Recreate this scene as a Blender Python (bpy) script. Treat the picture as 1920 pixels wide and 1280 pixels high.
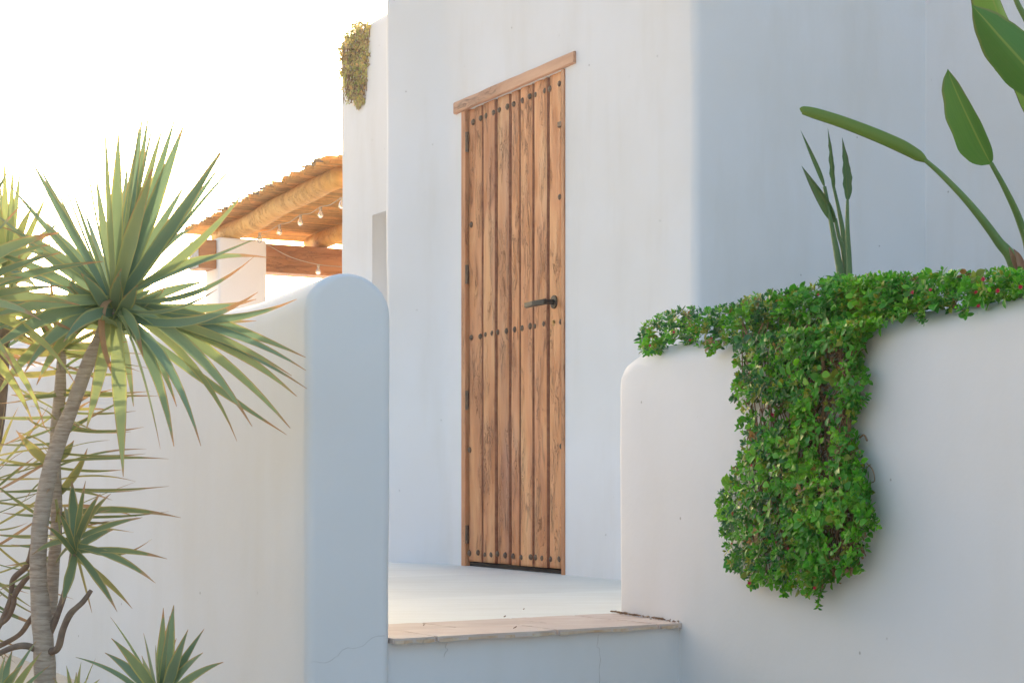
import bpy, bmesh, math, random
import numpy as np
from mathutils import Vector, Matrix, noise
R = math.radians
random.seed(11)
for o in list(bpy.data.objects): bpy.data.objects.remove(o)
S = bpy.context.scene
COL = S.collection

# ------------------------------------------------------------------ camera, sky, sun, exposure
F, CX, HZ, EYE = 3250.0, 960.0, 906.0, 0.379
cd = bpy.data.cameras.new('camera'); cam = bpy.data.objects.new('camera', cd); COL.objects.link(cam)
cd.sensor_width = 36; cd.lens = F/1920*36; cd.shift_y = (HZ-640)/1920
cd.clip_start = .05; cd.clip_end = 5000
cam.location = (0, 0, EYE); cam.rotation_euler = (R(90), 0, 0)
S.camera = cam
SUN_EL, SUN_LEFT = 8.5, 13.8        # degrees above the horizon, degrees to the left of straight ahead
w = bpy.data.worlds.new('World'); S.world = w; w.use_nodes = True
nt = w.node_tree; bg = nt.nodes['Background']
sky = nt.nodes.new('ShaderNodeTexSky'); sky.sky_type = 'NISHITA'; sky.sun_disc = False
sky.sun_elevation = R(SUN_EL); sky.sun_rotation = R(-SUN_LEFT)
sky.air_density = 1.0; sky.dust_density = 6.8; sky.ozone_density = 1.4
nt.links.new(sky.outputs[0], bg.inputs[0]); bg.inputs[1].default_value = 0.15
sd = bpy.data.lights.new('sun', 'SUN'); sd.energy = 2.0; sd.angle = R(0.5); sd.color = (1, .86, .66)
sun = bpy.data.objects.new('sun', sd); COL.objects.link(sun)
sdir = Vector((-math.sin(R(SUN_LEFT))*math.cos(R(SUN_EL)), math.cos(R(SUN_LEFT))*math.cos(R(SUN_EL)), math.sin(R(SUN_EL))))
sun.rotation_euler = sdir.to_track_quat('Z', 'Y').to_euler()
S.view_settings.view_transform = 'Standard'; S.view_settings.look = 'None'
S.view_settings.gamma = 1; S.view_settings.use_curve_mapping = False
S.view_settings.exposure = 2.2
S.render.engine = 'CYCLES'

# ------------------------------------------------------------------ helpers
def at(px, py, d):
    return Vector(((px-CX)/F*d, d, EYE+(HZ-py)/F*d))
def lin(c): return tuple(c)+(1,)
def tag(o, label=None, cat=None, group=None, kind=None):
    if label: o['label'] = label
    if cat: o['category'] = cat
    if group: o['group'] = group
    if kind: o['kind'] = kind
    return o
def empty(name, loc=(0, 0, 0), rz=0, **k):
    o = bpy.data.objects.new(name, None); COL.objects.link(o); o.location = loc; o.rotation_euler.z = rz
    o.empty_display_size = .1
    return tag(o, **k)
def link(name, me, mat, parent=None, smooth=False, **k):
    o = bpy.data.objects.new(name, me); COL.objects.link(o)
    if parent is not None: o.parent = parent
    if mat and not me.materials: me.materials.append(mat)
    if smooth: me.polygons.foreach_set('use_smooth', [True]*len(me.polygons))
    return tag(o, **k)
def mesh(name, v, f, uv=None, col=None):
    me = bpy.data.meshes.new(name); me.from_pydata([tuple(p) for p in v], [], f)
    if uv is not None:
        l = me.uv_layers.new(name='UVMap'); idx = np.empty(len(me.loops), dtype=np.int32)
        me.loops.foreach_get('vertex_index', idx)
        l.data.foreach_set('uv', np.asarray(uv, dtype=np.float32)[idx].ravel())
    if col is not None:
        a = me.color_attributes.new('tint', 'FLOAT_COLOR', 'POINT')
        a.data.foreach_set('color', np.asarray(col, dtype=np.float32).ravel())
    me.update(); return me
def fill_bm(bm, name):
    me = bpy.data.meshes.new(name); bm.normal_update(); bm.to_mesh(me); bm.free(); return me
def tube(pts, rad, seg=8, cap=True, jit=0.0):
    """mesh data along points; rad = list or number"""
    n = len(pts); pts = [Vector(p) for p in pts]
    if not hasattr(rad, '__len__'): rad = [rad]*n
    v, f = [], []; ref = Vector((0.13, 0.21, 1))
    for i, p in enumerate(pts):
        t = (pts[min(i+1, n-1)]-pts[max(i-1, 0)]).normalized()
        if abs(t.dot(ref.normalized())) > .97: ref = Vector((1, .1, .05))
        a = t.cross(ref).normalized(); b = t.cross(a).normalized(); ref = -b if False else ref
        for k in range(seg):
            an = 2*math.pi*k/seg; r = rad[i]*(1+jit*(noise.noise(p*23+Vector((k, 0, 0)))))
            v.append(p+a*math.cos(an)*r+b*math.sin(an)*r)
    for i in range(n-1):
        for k in range(seg):
            f.append((i*seg+k, i*seg+(k+1) % seg, (i+1)*seg+(k+1) % seg, (i+1)*seg+k))
    if cap:
        f.append(tuple(range(seg))[::-1]); f.append(tuple((n-1)*seg+k for k in range(seg)))
    return v, f
def smooth_path(pts, n=8):
    P = [Vector(p) for p in pts]; P = [2*P[0]-P[1]]+P+[2*P[-1]-P[-2]]; out = []
    for i in range(1, len(P)-2):
        for k in range(n):
            t = k/n; a, b, c, d = P[i-1:i+3]
            out.append(.5*((2*b)+(c-a)*t+(2*a-5*b+4*c-d)*t*t+(3*b-a-3*c+d)*t**3))
    out.append(P[-2]); return out
def lerp(a, b, t): return a+(b-a)*t
def bevbox(x0, x1, y0, y1, z0, z1, bev=.003, seg=1):
    bm = bmesh.new(); bmesh.ops.create_cube(bm, size=1)
    for v in bm.verts:
        v.co = Vector((lerp(x0, x1, v.co.x+.5), lerp(y0, y1, v.co.y+.5), lerp(z0, z1, v.co.z+.5)))
    if bev: bmesh.ops.bevel(bm, geom=bm.edges[:], offset=bev, segments=seg, affect='EDGES', profile=.6)
    return bm

# ------------------------------------------------------------------ materials
def mat(name):
    m = bpy.data.materials.new(name); m.use_nodes = True; t = m.node_tree
    b = t.nodes['Principled BSDF']
    def N(ty, **k):
        n = t.nodes.new(ty)
        for a, v in k.items():
            if a.startswith('i_'):
                key = a[2:].replace('_', ' ')
                n.inputs[int(key) if key.isdigit() else key].default_value = v
            else: setattr(n, a, v)
        return n
    L = t.links.new
    return m, b, N, L, t
def ramp(N, stops, interp='LINEAR'):
    r = N('ShaderNodeValToRGB'); e = r.color_ramp.elements; r.color_ramp.interpolation = interp
    while len(e) < len(stops): e.new(.5)
    for s, (p, c) in zip(e, stops): s.position = p; s.color = lin(c) if len(c) == 3 else c
    return r
def mixc(N, L, fac, a, b, mode='MIX'):
    m = N('ShaderNodeMix', data_type='RGBA', blend_type=mode)
    for sock, val in ((m.inputs[0], fac), (m.inputs[6], a), (m.inputs[7], b)):
        if hasattr(val, 'is_linked') or isinstance(val, bpy.types.NodeSocket): L(val, sock)
        elif isinstance(val, tuple): sock.default_value = lin(val)
        else: sock.default_value = val
    return m.outputs[2]
def math_(N, L, op, a, b=None, c=None, clamp=False):
    m = N('ShaderNodeMath', operation=op, use_clamp=clamp)
    for i, v in enumerate((a, b, c)):
        if v is None: continue
        if isinstance(v, bpy.types.NodeSocket): L(v, m.inputs[i])
        else: m.inputs[i].default_value = v
    return m.outputs[0]
def maprange(N, L, v, a, b, c=0, d=1):
    m = N('ShaderNodeMapRange'); m.clamp = True; L(v, m.inputs[0])
    for i, x in enumerate((a, b, c, d)): m.inputs[i+1].default_value = x
    return m.outputs[0]

def plaster(name, base=(.83, .795, .80), stain=.5, bump=.25):
    m, b, N, L, t = mat(name)
    g = N('ShaderNodeNewGeometry').outputs['Position']
    n1 = N('ShaderNodeTexNoise', i_Scale=1.3, i_Detail=5.0, i_Roughness=.6); L(g, n1.inputs['Vector'])
    mp = N('ShaderNodeMapping'); mp.inputs['Scale'].default_value = (4, 4, .7); L(g, mp.inputs[0])
    n2 = N('ShaderNodeTexNoise', i_Scale=1.0, i_Detail=6.0, i_Roughness=.62); L(mp.outputs[0], n2.inputs['Vector'])
    n3 = N('ShaderNodeTexNoise', i_Scale=45.0, i_Detail=5.0, i_Roughness=.7); L(g, n3.inputs['Vector'])
    n4 = N('ShaderNodeTexNoise', i_Scale=5.0, i_Detail=3.0); L(g, n4.inputs['Vector'])
    c = mixc(N, L, maprange(N, L, n1.outputs[0], .35, .68), base, (base[0]*.965, base[1]*.945, base[2]*.91))
    st = math_(N, L, 'MULTIPLY', maprange(N, L, n2.outputs[0], .5, .95), stain)
    c = mixc(N, L, st, c, (.68, .62, .53))
    sp = N('ShaderNodeTexVoronoi', i_Scale=7.0); L(g, sp.inputs['Vector'])        # odd specks of dirt
    spk = math_(N, L, 'MULTIPLY', maprange(N, L, sp.outputs[0], .035, .02), .55)
    c = mixc(N, L, spk, c, (.25, .2, .16))
    L(c, b.inputs['Base Color']); b.inputs['Roughness'].default_value = .85
    b.inputs['Specular IOR Level'].default_value = .25
    bp = N('ShaderNodeBump', i_Strength=bump, i_Distance=.004)
    h = math_(N, L, 'ADD', math_(N, L, 'MULTIPLY', n3.outputs[0], .5), math_(N, L, 'MULTIPLY', n4.outputs[0], 1.6))
    L(h, bp.inputs['Height']); L(bp.outputs[0], b.inputs['Normal'])
    return m
M_PLASTER = plaster('white_plaster', base=(.87, .855, .86))
M_PLASTER2 = plaster('white_plaster_stained', base=(.80, .785, .79), stain=.4, bump=.3)

def paving(name, base, dark, scale=2.0):
    m, b, N, L, t = mat(name)
    g = N('ShaderNodeNewGeometry').outputs['Position']
    n1 = N('ShaderNodeTexNoise', i_Scale=scale, i_Detail=6.0, i_Roughness=.6); L(g, n1.inputs['Vector'])
    mp = N('ShaderNodeMapping'); mp.inputs['Rotation'].default_value = (0, 0, R(-28.4)); mp.inputs['Scale'].default_value = (.8, 14, 1); L(g, mp.inputs[0])
    n2 = N('ShaderNodeTexNoise', i_Scale=1.5, i_Detail=6.0, i_Roughness=.65); L(mp.outputs[0], n2.inputs['Vector'])
    n3 = N('ShaderNodeTexNoise', i_Scale=90.0, i_Detail=3.0); L(g, n3.inputs['Vector'])
    f = math_(N, L, 'ADD', math_(N, L, 'MULTIPLY', maprange(N, L, n1.outputs[0], .35, .7), .5), math_(N, L, 'MULTIPLY', maprange(N, L, n2.outputs[0], .45, .75), .55))
    c = mixc(N, L, f, base, dark); oi = N('ShaderNodeObjectInfo')
    hs = N('ShaderNodeHueSaturation'); L(c, hs.inputs['Color']); L(maprange(N, L, oi.outputs['Random'], 0, 1, .9, 1.08), hs.inputs['Value'])
    L(hs.outputs[0], b.inputs['Base Color']); b.inputs['Roughness'].default_value = .6
    bp = N('ShaderNodeBump', i_Strength=.3, i_Distance=.002)
    L(math_(N, L, 'ADD', n2.outputs[0], n3.outputs[0]), bp.inputs['Height']); L(bp.outputs[0], b.inputs['Normal'])
    return m
M_FLOOR = paving('cement_floor', (.80, .82, .78), (.68, .68, .62))
M_TILE = paving('worn_cream_tile', (.68, .57, .50), (.56, .40, .33), 9)
M_GROUND = paving('sandy_ground', (.66, .54, .41), (.52, .41, .30), 1)
M_SOIL = paving('planter_soil', (.12, .09, .06), (.06, .045, .03), 9)

def simple(name, c, rough=.6, metal=0, noise_s=None, c2=None, bump=0, spec=.5):
    m, b, N, L, t = mat(name); b.inputs['Roughness'].default_value = rough; b.inputs['Metallic'].default_value = metal
    b.inputs['Specular IOR Level'].default_value = spec
    if noise_s:
        g = N('ShaderNodeTexCoord').outputs['Object']
        n = N('ShaderNodeTexNoise', i_Scale=noise_s, i_Detail=5.0, i_Roughness=.65); L(g, n.inputs['Vector'])
        L(mixc(N, L, maprange(N, L, n.outputs[0], .35, .65), c, c2 or c), b.inputs['Base Color'])
        if bump:
            bp = N('ShaderNodeBump', i_Strength=bump, i_Distance=.003); L(n.outputs[0], bp.inputs['Height']); L(bp.outputs[0], b.inputs['Normal'])
    else: b.inputs['Base Color'].default_value = lin(c)
    return m
M_IRON = simple('rusty_iron', (.10, .075, .06), .5, .5, 60, (.22, .13, .08), .5)
M_BLACK = simple('black_metal', (.02, .021, .023), .38, .3, 90, (.035, .035, .037), .1)
M_BRASS = simple('worn_brass', (.40, .26, .10), .4, .9, 80, (.2, .12, .05), .2)
M_DARK = simple('dark_gap', (.03, .022, .018), .9)
M_GAP = simple('gap_shade_board', (.10, .035, .018), .8)  # dark backing colour stands in for the shade between the planks
M_GROOVE = simple('red_brown_groove_shade', (.24, .07, .03), .6, 0, 30, (.36, .13, .06), .4)  # groove shade put into the colour of the plank sides and chamfers
M_CRACK = simple('hairline_crack', (.30, .25, .21), .9)
M_EDGE = simple('chipped_terracotta', (.60, .38, .22), .9, 0, 18, (.74, .62, .50), .6)

def wood(name, cols, axis='Z', sc=1.0, grey=0.35, gouge=1.0):
    m, b, N, L, t = mat(name)
    tc = N('ShaderNodeTexCoord').outputs['Object']; oi = N('ShaderNodeObjectInfo')
    off = N('ShaderNodeVectorMath', operation='ADD'); L(tc, off.inputs[0])
    cmb = N('ShaderNodeCombineXYZ')
    L(math_(N, L, 'MULTIPLY', oi.outputs['Random'], 31.0), cmb.inputs[0]); L(math_(N, L, 'MULTIPLY', oi.outputs['Random'], 57.0), cmb.inputs[2])
    L(cmb.outputs[0], off.inputs[1])
    def mapped(s_long, s_across):
        mp = N('ShaderNodeMapping'); s = [s_across]*3; s['XYZ'.index(axis)] = s_long; mp.inputs['Scale'].default_value = s
        L(off.outputs[0], mp.inputs[0]); return mp.outputs[0]
    big = N('ShaderNodeTexNoise', i_Scale=1.0, i_Detail=4.0, i_Roughness=.55, i_Distortion=.6); L(mapped(1.6*sc, 8*sc), big.inputs['Vector'])
    # grain follows a distorted field so that it swirls round knots
    warp = N('ShaderNodeTexNoise', i_Scale=1.0, i_Detail=2.0); L(mapped(3.2*sc, 9*sc), warp.inputs['Vector'])
    wv = N('ShaderNodeVectorMath', operation='SCALE'); wv.inputs['Scale'].default_value = 2.6; L(warp.outputs['Color'], wv.inputs[0])
    def warped(v):
        a = N('ShaderNodeVectorMath', operation='ADD'); L(v, a.inputs[0]); L(wv.outputs[0], a.inputs[1]); return a.outputs[0]
    gr = N('ShaderNodeTexNoise', i_Scale=1.0, i_Detail=6.0, i_Roughness=.7); L(warped(mapped(2.2*sc, 70*sc)), gr.inputs['Vector'])
    go = N('ShaderNodeTexNoise', i_Scale=1.0, i_Detail=5.0, i_Roughness=.6, i_Distortion=1.6); L(warped(mapped(5.5*sc, 30*sc)), go.inputs['Vector'])
    rid = math_(N, L, 'ABSOLUTE', math_(N, L, 'SUBTRACT', go.outputs[0], .5))
    patch = N('ShaderNodeTexNoise', i_Scale=1.0, i_Detail=2.0); L(mapped(3.5*sc, 14*sc), patch.inputs['Vector'])
    pm = maprange(N, L, patch.outputs[0], .46, .60)
    crack = math_(N, L, 'MULTIPLY', maprange(N, L, rid, .022, .004), pm)
    vor = N('ShaderNodeTexVoronoi', i_Scale=1.0); L(warped(mapped(2.6*sc, 11*sc)), vor.inputs['Vector'])
    knot = maprange(N, L, vor.outputs['Distance'], .20, .06)
    base = ramp(N, [(0, cols[0]), (.5, cols[1]), (1, cols[2])]); L(maprange(N, L, big.outputs[0], .3, .7), base.inputs[0])
    c = mixc(N, L, maprange(N, L, gr.outputs[0], .42, .72, 0, .4), base.outputs[0], cols[0])
    gy = N('ShaderNodeTexNoise', i_Scale=1.0, i_Detail=2.0); L(mapped(.9*sc, 5*sc), gy.inputs['Vector'])
    c = mixc(N, L, maprange(N, L, gy.outputs[0], .5, .7, 0, grey), c, cols[3])
    c = mixc(N, L, math_(N, L, 'MULTIPLY', knot, .6), c, cols[4])
    c = mixc(N, L, math_(N, L, 'MULTIPLY', crack, .6), c, cols[4])
    c = mixc(N, L, math_(N, L, 'MULTIPLY', math_(N, L, 'MULTIPLY', maprange(N, L, go.outputs[0], .52, .62), pm), .4), c, cols[0])
    hs = N('ShaderNodeHueSaturation'); L(c, hs.inputs['Color']); L(maprange(N, L, oi.outputs['Random'], 0, 1, .88, 1.1), hs.inputs['Value'])
    L(hs.outputs[0], b.inputs['Base Color']); b.inputs['Roughness'].default_value = .48
    b.inputs['Specular IOR Level'].default_value = .4
    h = math_(N, L, 'SUBTRACT', math_(N, L, 'MULTIPLY', gr.outputs[0], .35), math_(N, L, 'MULTIPLY', crack, gouge))
    h = math_(N, L, 'ADD', h, math_(N, L, 'MULTIPLY', math_(N, L, 'MULTIPLY', go.outputs[0], pm), 1.6*gouge))
    bp = N('ShaderNodeBump', i_Strength=1.0, i_Distance=.008); L(h, bp.inputs['Height']); L(bp.outputs[0], b.inputs['Normal'])
    return m
DOORC = [(.50, .18, .07), (.74, .31, .125), (.84, .44, .20), (.62, .34, .26), (.26, .08, .03)]
M_DOOR = wood('aged_door_wood', DOORC, 'Z')
M_LINTEL = wood('lintel_wood', [(.54, .25, .14), (.72, .38, .23), (.80, .46, .29), (.50, .31, .23), (.25, .11, .06)], 'X', 1, .3, .6)
M_JAMB = wood('jamb_wood', [(.52, .20, .09), (.66, .29, .13), (.74, .36, .18), (.48, .26, .16), (.28, .10, .05)], 'Z', 1, .2, .4)
M_LOG = wood('pine_log', [(.66, .29, .06), (.82, .42, .10), (.88, .52, .15), (.74, .38, .11), (.5, .2, .04)], 'X', 1, .2, .6)
M_BEAM = wood('dark_stained_beam', [(.32, .11, .035), (.46, .18, .06), (.56, .24, .09), (.40, .19, .10), (.15, .05, .018)], 'X', .7, .2, .4)
M_ENDGRAIN = simple('weathered_end_grain', (.35, .34, .34), .9, 0, 30, (.52, .52, .53), .5)
M_CANE = None
def leafmat(name, g1, g2, edge, brown, trans=.35, rough=.45, edge_from=.62, tip_from=.86, veins=0):
    """uv.x: 0..1 across the blade, uv.y: 0..1 along it; object colour r = dryness, g = yellowness"""
    m, b, N, L, t = mat(name)
    uv = N('ShaderNodeUVMap'); sp = N('ShaderNodeSeparateXYZ'); L(uv.outputs[0], sp.inputs[0])
    oi = N('ShaderNodeObjectInfo'); tc = N('ShaderNodeTexCoord').outputs['Object']
    oc = N('ShaderNodeSeparateColor'); L(oi.outputs['Color'], oc.inputs[0])
    e = math_(N, L, 'MULTIPLY', math_(N, L, 'ABSOLUTE', math_(N, L, 'SUBTRACT', sp.outputs[0], .5)), 2.0)
    n = N('ShaderNodeTexNoise', i_Scale=28.0, i_Detail=4.0); L(tc, n.inputs['Vector'])
    n2 = N('ShaderNodeTexNoise', i_Scale=5.0, i_Detail=3.0); L(tc, n2.inputs['Vector'])
    st = N('ShaderNodeMapping'); st.inputs['Scale'].default_value = (22, 1.2, 1); L(uv.outputs[0], st.inputs[0])
    n3 = N('ShaderNodeTexNoise', i_Scale=1.5, i_Detail=3.0); L(st.outputs[0], n3.inputs['Vector'])
    c = mixc(N, L, math_(N, L, 'ADD', math_(N, L, 'MULTIPLY', oi.outputs['Random'], .5), math_(N, L, 'MULTIPLY', n2.outputs[0], .5)), g1, g2)
    c = mixc(N, L, maprange(N, L, n3.outputs[0], .4, .7, 0, .35), c, g1)
    c = mixc(N, L, math_(N, L, 'MULTIPLY', oc.outputs[1], maprange(N, L, n.outputs[0], .2, .6, .6, 1)), c, edge)
    # yellow margin, widening toward the tip
    ef = math_(N, L, 'ADD', e, math_(N, L, 'MULTIPLY', math_(N, L, 'SUBTRACT', n.outputs[0], .5), .35))
    ef = math_(N, L, 'ADD', ef, math_(N, L, 'MULTIPLY', sp.outputs[1], .25))
    c = mixc(N, L, maprange(N, L, ef, edge_from, edge_from+.28, 0, .85), c, edge)
    bt = math_(N, L, 'ADD', sp.outputs[1], math_(N, L, 'MULTIPLY', math_(N, L, 'SUBTRACT', n.outputs[0], .5), .25))
    bt = math_(N, L, 'ADD', bt, math_(N, L, 'MULTIPLY', oc.outputs[0], .9))
    c = mixc(N, L, maprange(N, L, bt, tip_from, tip_from+.07), c, brown)
    rim = math_(N, L, 'MULTIPLY', maprange(N, L, math_(N, L, 'ADD', ef, math_(N, L, 'MULTIPLY', sp.outputs[1], .25)), 1.12, 1.25), .8)
    c = mixc(N, L, rim, c, brown)
    if 'strelitzia' in name: c = mixc(N, L, maprange(N, L, e, .07, .03, 0, .6), c, edge)
    L(c, b.inputs['Base Color']); b.inputs['Roughness'].default_value = rough
    b.inputs['Specular IOR Level'].default_value = .4
    h = n3.outputs[0]
    if veins:
        wv = N('ShaderNodeTexWave', i_Scale=veins, i_Distortion=.6); wv.bands_direction = 'Y'
        mp = N('ShaderNodeMapping'); mp.inputs['Rotation'].default_value = (0, 0, R(14)); L(uv.outputs[0], mp.inputs[0]); L(mp.outputs[0], wv.inputs['Vector'])
        h = wv.outputs[1]
    bp = N('ShaderNodeBump', i_Strength=.35, i_Distance=.0015); L(h, bp.inputs['Height']); L(bp.outputs[0], b.inputs['Normal'])
    tr = N('ShaderNodeBsdfTranslucent'); mx = N('ShaderNodeMixShader'); mx.inputs[0].default_value = trans
    br = N('ShaderNodeHueSaturation', i_Value=1.3, i_Saturation=1.1); L(c, br.inputs['Color']); L(br.outputs[0], tr.inputs[0])
    out = t.nodes['Material Output']; L(b.outputs[0], mx.inputs[1]); L(tr.outputs[0], mx.inputs[2]); L(mx.outputs[0], out.inputs[0])
    return m
M_YUCCA = leafmat('yucca_leaf', (.15, .225, .135), (.26, .35, .20), (.52, .52, .16), (.46, .26, .13), .2, edge_from=.80, tip_from=.93)
M_YUCCA_THIN = leafmat('narrow_leaf', (.11, .17, .09), (.20, .26, .12), (.44, .38, .13), (.40, .26, .15), .2, edge_from=.7, tip_from=.82)
M_STRE = leafmat('strelitzia_leaf', (.05, .15, .025), (.11, .25, .04), (.26, .34, .07), (.16, .18, .05), .22, .4, edge_from=.98, tip_from=1.15, veins=0)

def tintmat(name, trans=.2, rough=.42, bump=0):
    m, b, N, L, t = mat(name)
    a = N('ShaderNodeAttribute', attribute_name='tint'); uv = N('ShaderNodeUVMap'); sp = N('ShaderNodeSeparateXYZ'); L(uv.outputs[0], sp.inputs[0])
    e = math_(N, L, 'MULTIPLY', math_(N, L, 'ABSOLUTE', math_(N, L, 'SUBTRACT', sp.outputs[0], .5)), 2.0)
    lite = N('ShaderNodeHueSaturation', i_Value=1.7, i_Saturation=.95, i_Hue=.485); L(a.outputs[0], lite.inputs['Color'])
    c = mixc(N, L, maprange(N, L, e, .72, .98, 0, .8), a.outputs[0], lite.outputs[0])
    L(c, b.inputs['Base Color']); b.inputs['Roughness'].default_value = rough; b.inputs['Specular IOR Level'].default_value = .3
    tr = N('ShaderNodeBsdfTranslucent'); L(c, tr.inputs[0]); mx = N('ShaderNodeMixShader'); mx.inputs[0].default_value = trans
    out = t.nodes['Material Output']; L(b.outputs[0], mx.inputs[1]); L(tr.outputs[0], mx.inputs[2]); L(mx.outputs[0], out.inputs[0])
    return m
M_SUCC = tintmat('succulent_leaf')
M_SUCC_OBJ = None
M_BARK = simple('yucca_bark', (.30, .23, .17), .9, 0, 40, (.42, .34, .27), .8)
M_TWIG = simple('dark_branch', (.16, .11, .085), .85, 0, 30, (.25, .18, .13), .6)
M_GREENSTEM = simple('green_stem', (.12, .17, .06), .6, 0, 20, (.20, .24, .09), .3)
M_STEM = simple('strelitzia_stalk', (.09, .17, .03), .45, 0, 8, (.15, .25, .05), .1)
M_STEM_DARK = simple('dark_green_stalk', (.08, .16, .05), .5, 0, 8, (.12, .21, .07), .1)
M_SHEATH = simple('dry_sheath', (.30, .14, .09), .8, 0, 20, (.42, .25, .13), .3)
M_DEADTW = simple('dead_twigs', (.16, .085, .045), .9, 0, 40, (.30, .17, .09), .5)
M_FLOWER = simple('magenta_flower', (.55, .02, .06), .5)

# bark rings
def bark_rings():
    m, b, N, L, t = mat('ringed_bark')
    tc = N('ShaderNodeTexCoord').outputs['Object']
    mp = N('ShaderNodeMapping'); mp.inputs['Scale'].default_value = (25, 25, 190); L(tc, mp.inputs[0])
    n = N('ShaderNodeTexNoise', i_Scale=1.0, i_Detail=4.0, i_Roughness=.65, i_Distortion=.4); L(mp.outputs[0], n.inputs['Vector'])
    n2 = N('ShaderNodeTexNoise', i_Scale=14.0, i_Detail=4.0); L(tc, n2.inputs['Vector'])
    c = mixc(N, L, maprange(N, L, n.outputs[0], .38, .62), (.33, .25, .19), (.54, .43, .34))
    c = mixc(N, L, maprange(N, L, n2.outputs[0], .45, .7, 0, .6), c, (.44, .37, .30))
    L(c, b.inputs['Base Color']); b.inputs['Roughness'].default_value = .9
    bp = N('ShaderNodeBump', i_Strength=.9, i_Distance=.004); L(n.outputs[0], bp.inputs['Height']); L(bp.outputs[0], b.inputs['Normal'])
    return m
M_RING = bark_rings()

# ------------------------------------------------------------------ plan geometry (metres)
dA = Vector((-.476, .879)); dB = Vector((.879, .476))
DP = Vector((.2215, 7.2))                 # foot of the door frame, right side
def hit(px, P, d):                        # distance along d from P where the sight line through px crosses
    m = (px-CX)/F; return (m*P.y-P.x)/(d.x-m*d.y)

def fillet(pts, radii, closed=False, n=7):
    out = []
    for i, p in enumerate(pts):
        p = Vector(p); r = radii[i]
        if r <= 0 or (not closed and i in (0, len(pts)-1)): out.append(p); continue
        a = Vector(pts[i-1]); c = Vector(pts[(i+1) % len(pts)])
        u = (a-p).normalized(); v = (c-p).normalized(); ang = math.acos(max(-1, min(1, u.dot(v))))
        tl = r/math.tan(ang/2); s = p+u*tl; e = p+v*tl
        ctr = p+(u+v).normalized()*(r/math.sin(ang/2))
        a0 = math.atan2(s.y-ctr.y, s.x-ctr.x); a1 = math.atan2(e.y-ctr.y, e.x-ctr.x)
        da = (a1-a0+math.pi) % (2*math.pi)-math.pi
        for k in range(n+1): out.append(ctr+Vector((math.cos(a0+da*k/n), math.sin(a0+da*k/n)))*r)
    return out

def wall_skin(pts, z0, z1, hole=None, step=.16, wob=.004, soft_top=0):
    """vertical skin on a plan polyline (interior lies to the LEFT of the path direction's right...);
    hole = (pA, pB, hz0, hz1, depth, inward)"""
    P = [Vector(p) for p in pts]
    if hole:
        for q in (hole[0], hole[1]):
            best = None
            for i in range(len(P)-1):
                a, b = P[i], P[i+1]; ab = b-a
                if ab.length < 1e-6: continue
                t = max(0, min(1, (q-a).dot(ab)/ab.length_squared)); dd = (a+ab*t-q).length
                if best is None or dd < best[0]: best = (dd, i, t)
            P.insert(best[1]+1, q.copy())
    Q = [P[0]]
    for a, b in zip(P, P[1:]):
        n = max(1, int((b-a).length/step))
        for k in range(1, n+1): Q.append(a.lerp(b, k/n))
    zs = [z0+(z1-z0)*k/max(1, round((z1-z0)/.2)) for k in range(round((z1-z0)/.2)+1)]
    if hole: zs = sorted(set([z for z in zs if min(abs(z-hole[2]), abs(z-hole[3])) > .03]+[hole[2], hole[3]]))
    v, f = [], []; ins = None
    def inside(i):
        if not hole: return False
        return (Q[i]-hole[0]).length+(Q[i]-hole[1]).length < (hole[0]-hole[1]).length+1e-4
    nrm = []
    for i in range(len(Q)):
        t = (Q[min(i+1, len(Q)-1)]-Q[max(i-1, 0)]).normalized(); nrm.append(Vector((t.y, -t.x)))
    for z in zs:
        for i, q in enumerate(Q):
            d = wob*noise.noise(Vector((q.x*1.7, q.y*1.7, z*1.7)))+wob*.4*noise.noise(Vector((q.x*6, q.y*6, z*6)))
            if hole and inside(i): d = 0
            p = q+nrm[i]*d; v.append(Vector((p.x, p.y, z)))
    n = len(Q)
    for j in range(len(zs)-1):
        for i in range(n-1):
            if hole and inside(i) and inside(i+1) and zs[j] >= hole[2]-1e-6 and zs[j+1] <= hole[3]+1e-6: continue
            f.append((j*n+i, j*n+i+1, (j+1)*n+i+1, (j+1)*n+i))
    if hole:
        a, b = hole[0], hole[1]; h0, h1, dep, inw = hole[2:]
        k = len(v); ia, ib = a+inw*dep, b+inw*dep
        v += [Vector((a.x, a.y, h0)), Vector((a.x, a.y, h1)), Vector((ia.x, ia.y, h1)), Vector((ia.x, ia.y, h0)),
              Vector((b.x, b.y, h0)), Vector((b.x, b.y, h1)), Vector((ib.x, ib.y, h1)), Vector((ib.x, ib.y, h0))]
        f += [(k, k+1, k+2, k+3), (k+4, k+7, k+6, k+5), (k+1, k+5, k+6, k+2), (k, k+3, k+7, k+4), (k+3, k+2, k+6, k+7)]
    return v, f, Q, zs

# ------------------------------------------------------------------ ground, terrace
me = mesh('ground', [(-600, -600, -.3), (600, -600, -.3), (600, 900, -.3), (-600, 900, -.3)], [(0, 1, 2, 3)])
link('ground', me, M_GROUND, kind='structure')
def prism(poly, z0, z1):
    n = len(poly); v = [(p[0], p[1], z0) for p in poly]+[(p[0], p[1], z1) for p in poly]
    f = [tuple(range(n))[::-1], tuple(range(n, 2*n))]+[(i, (i+1) % n, n+(i+1) % n, n+i) for i in range(n)]
    return v, f
RF0, RF1 = Vector((-.293, 4.212)), Vector((.452, 4.682))        # riser line
rdir = (RF1-RF0).normalized(); rin = Vector((-rdir.y, rdir.x))
terr_poly = [RF0+Vector((-.02, .012)), RF1+rdir*.35, Vector((1.2, 6.2)), Vector((6, 8)), Vector((6, 20)), Vector((-9.0, 20)), RF0+dA*10+Vector((-.1, 0)), ]
v, f = prism(terr_poly, -.32, -.0105)
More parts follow.
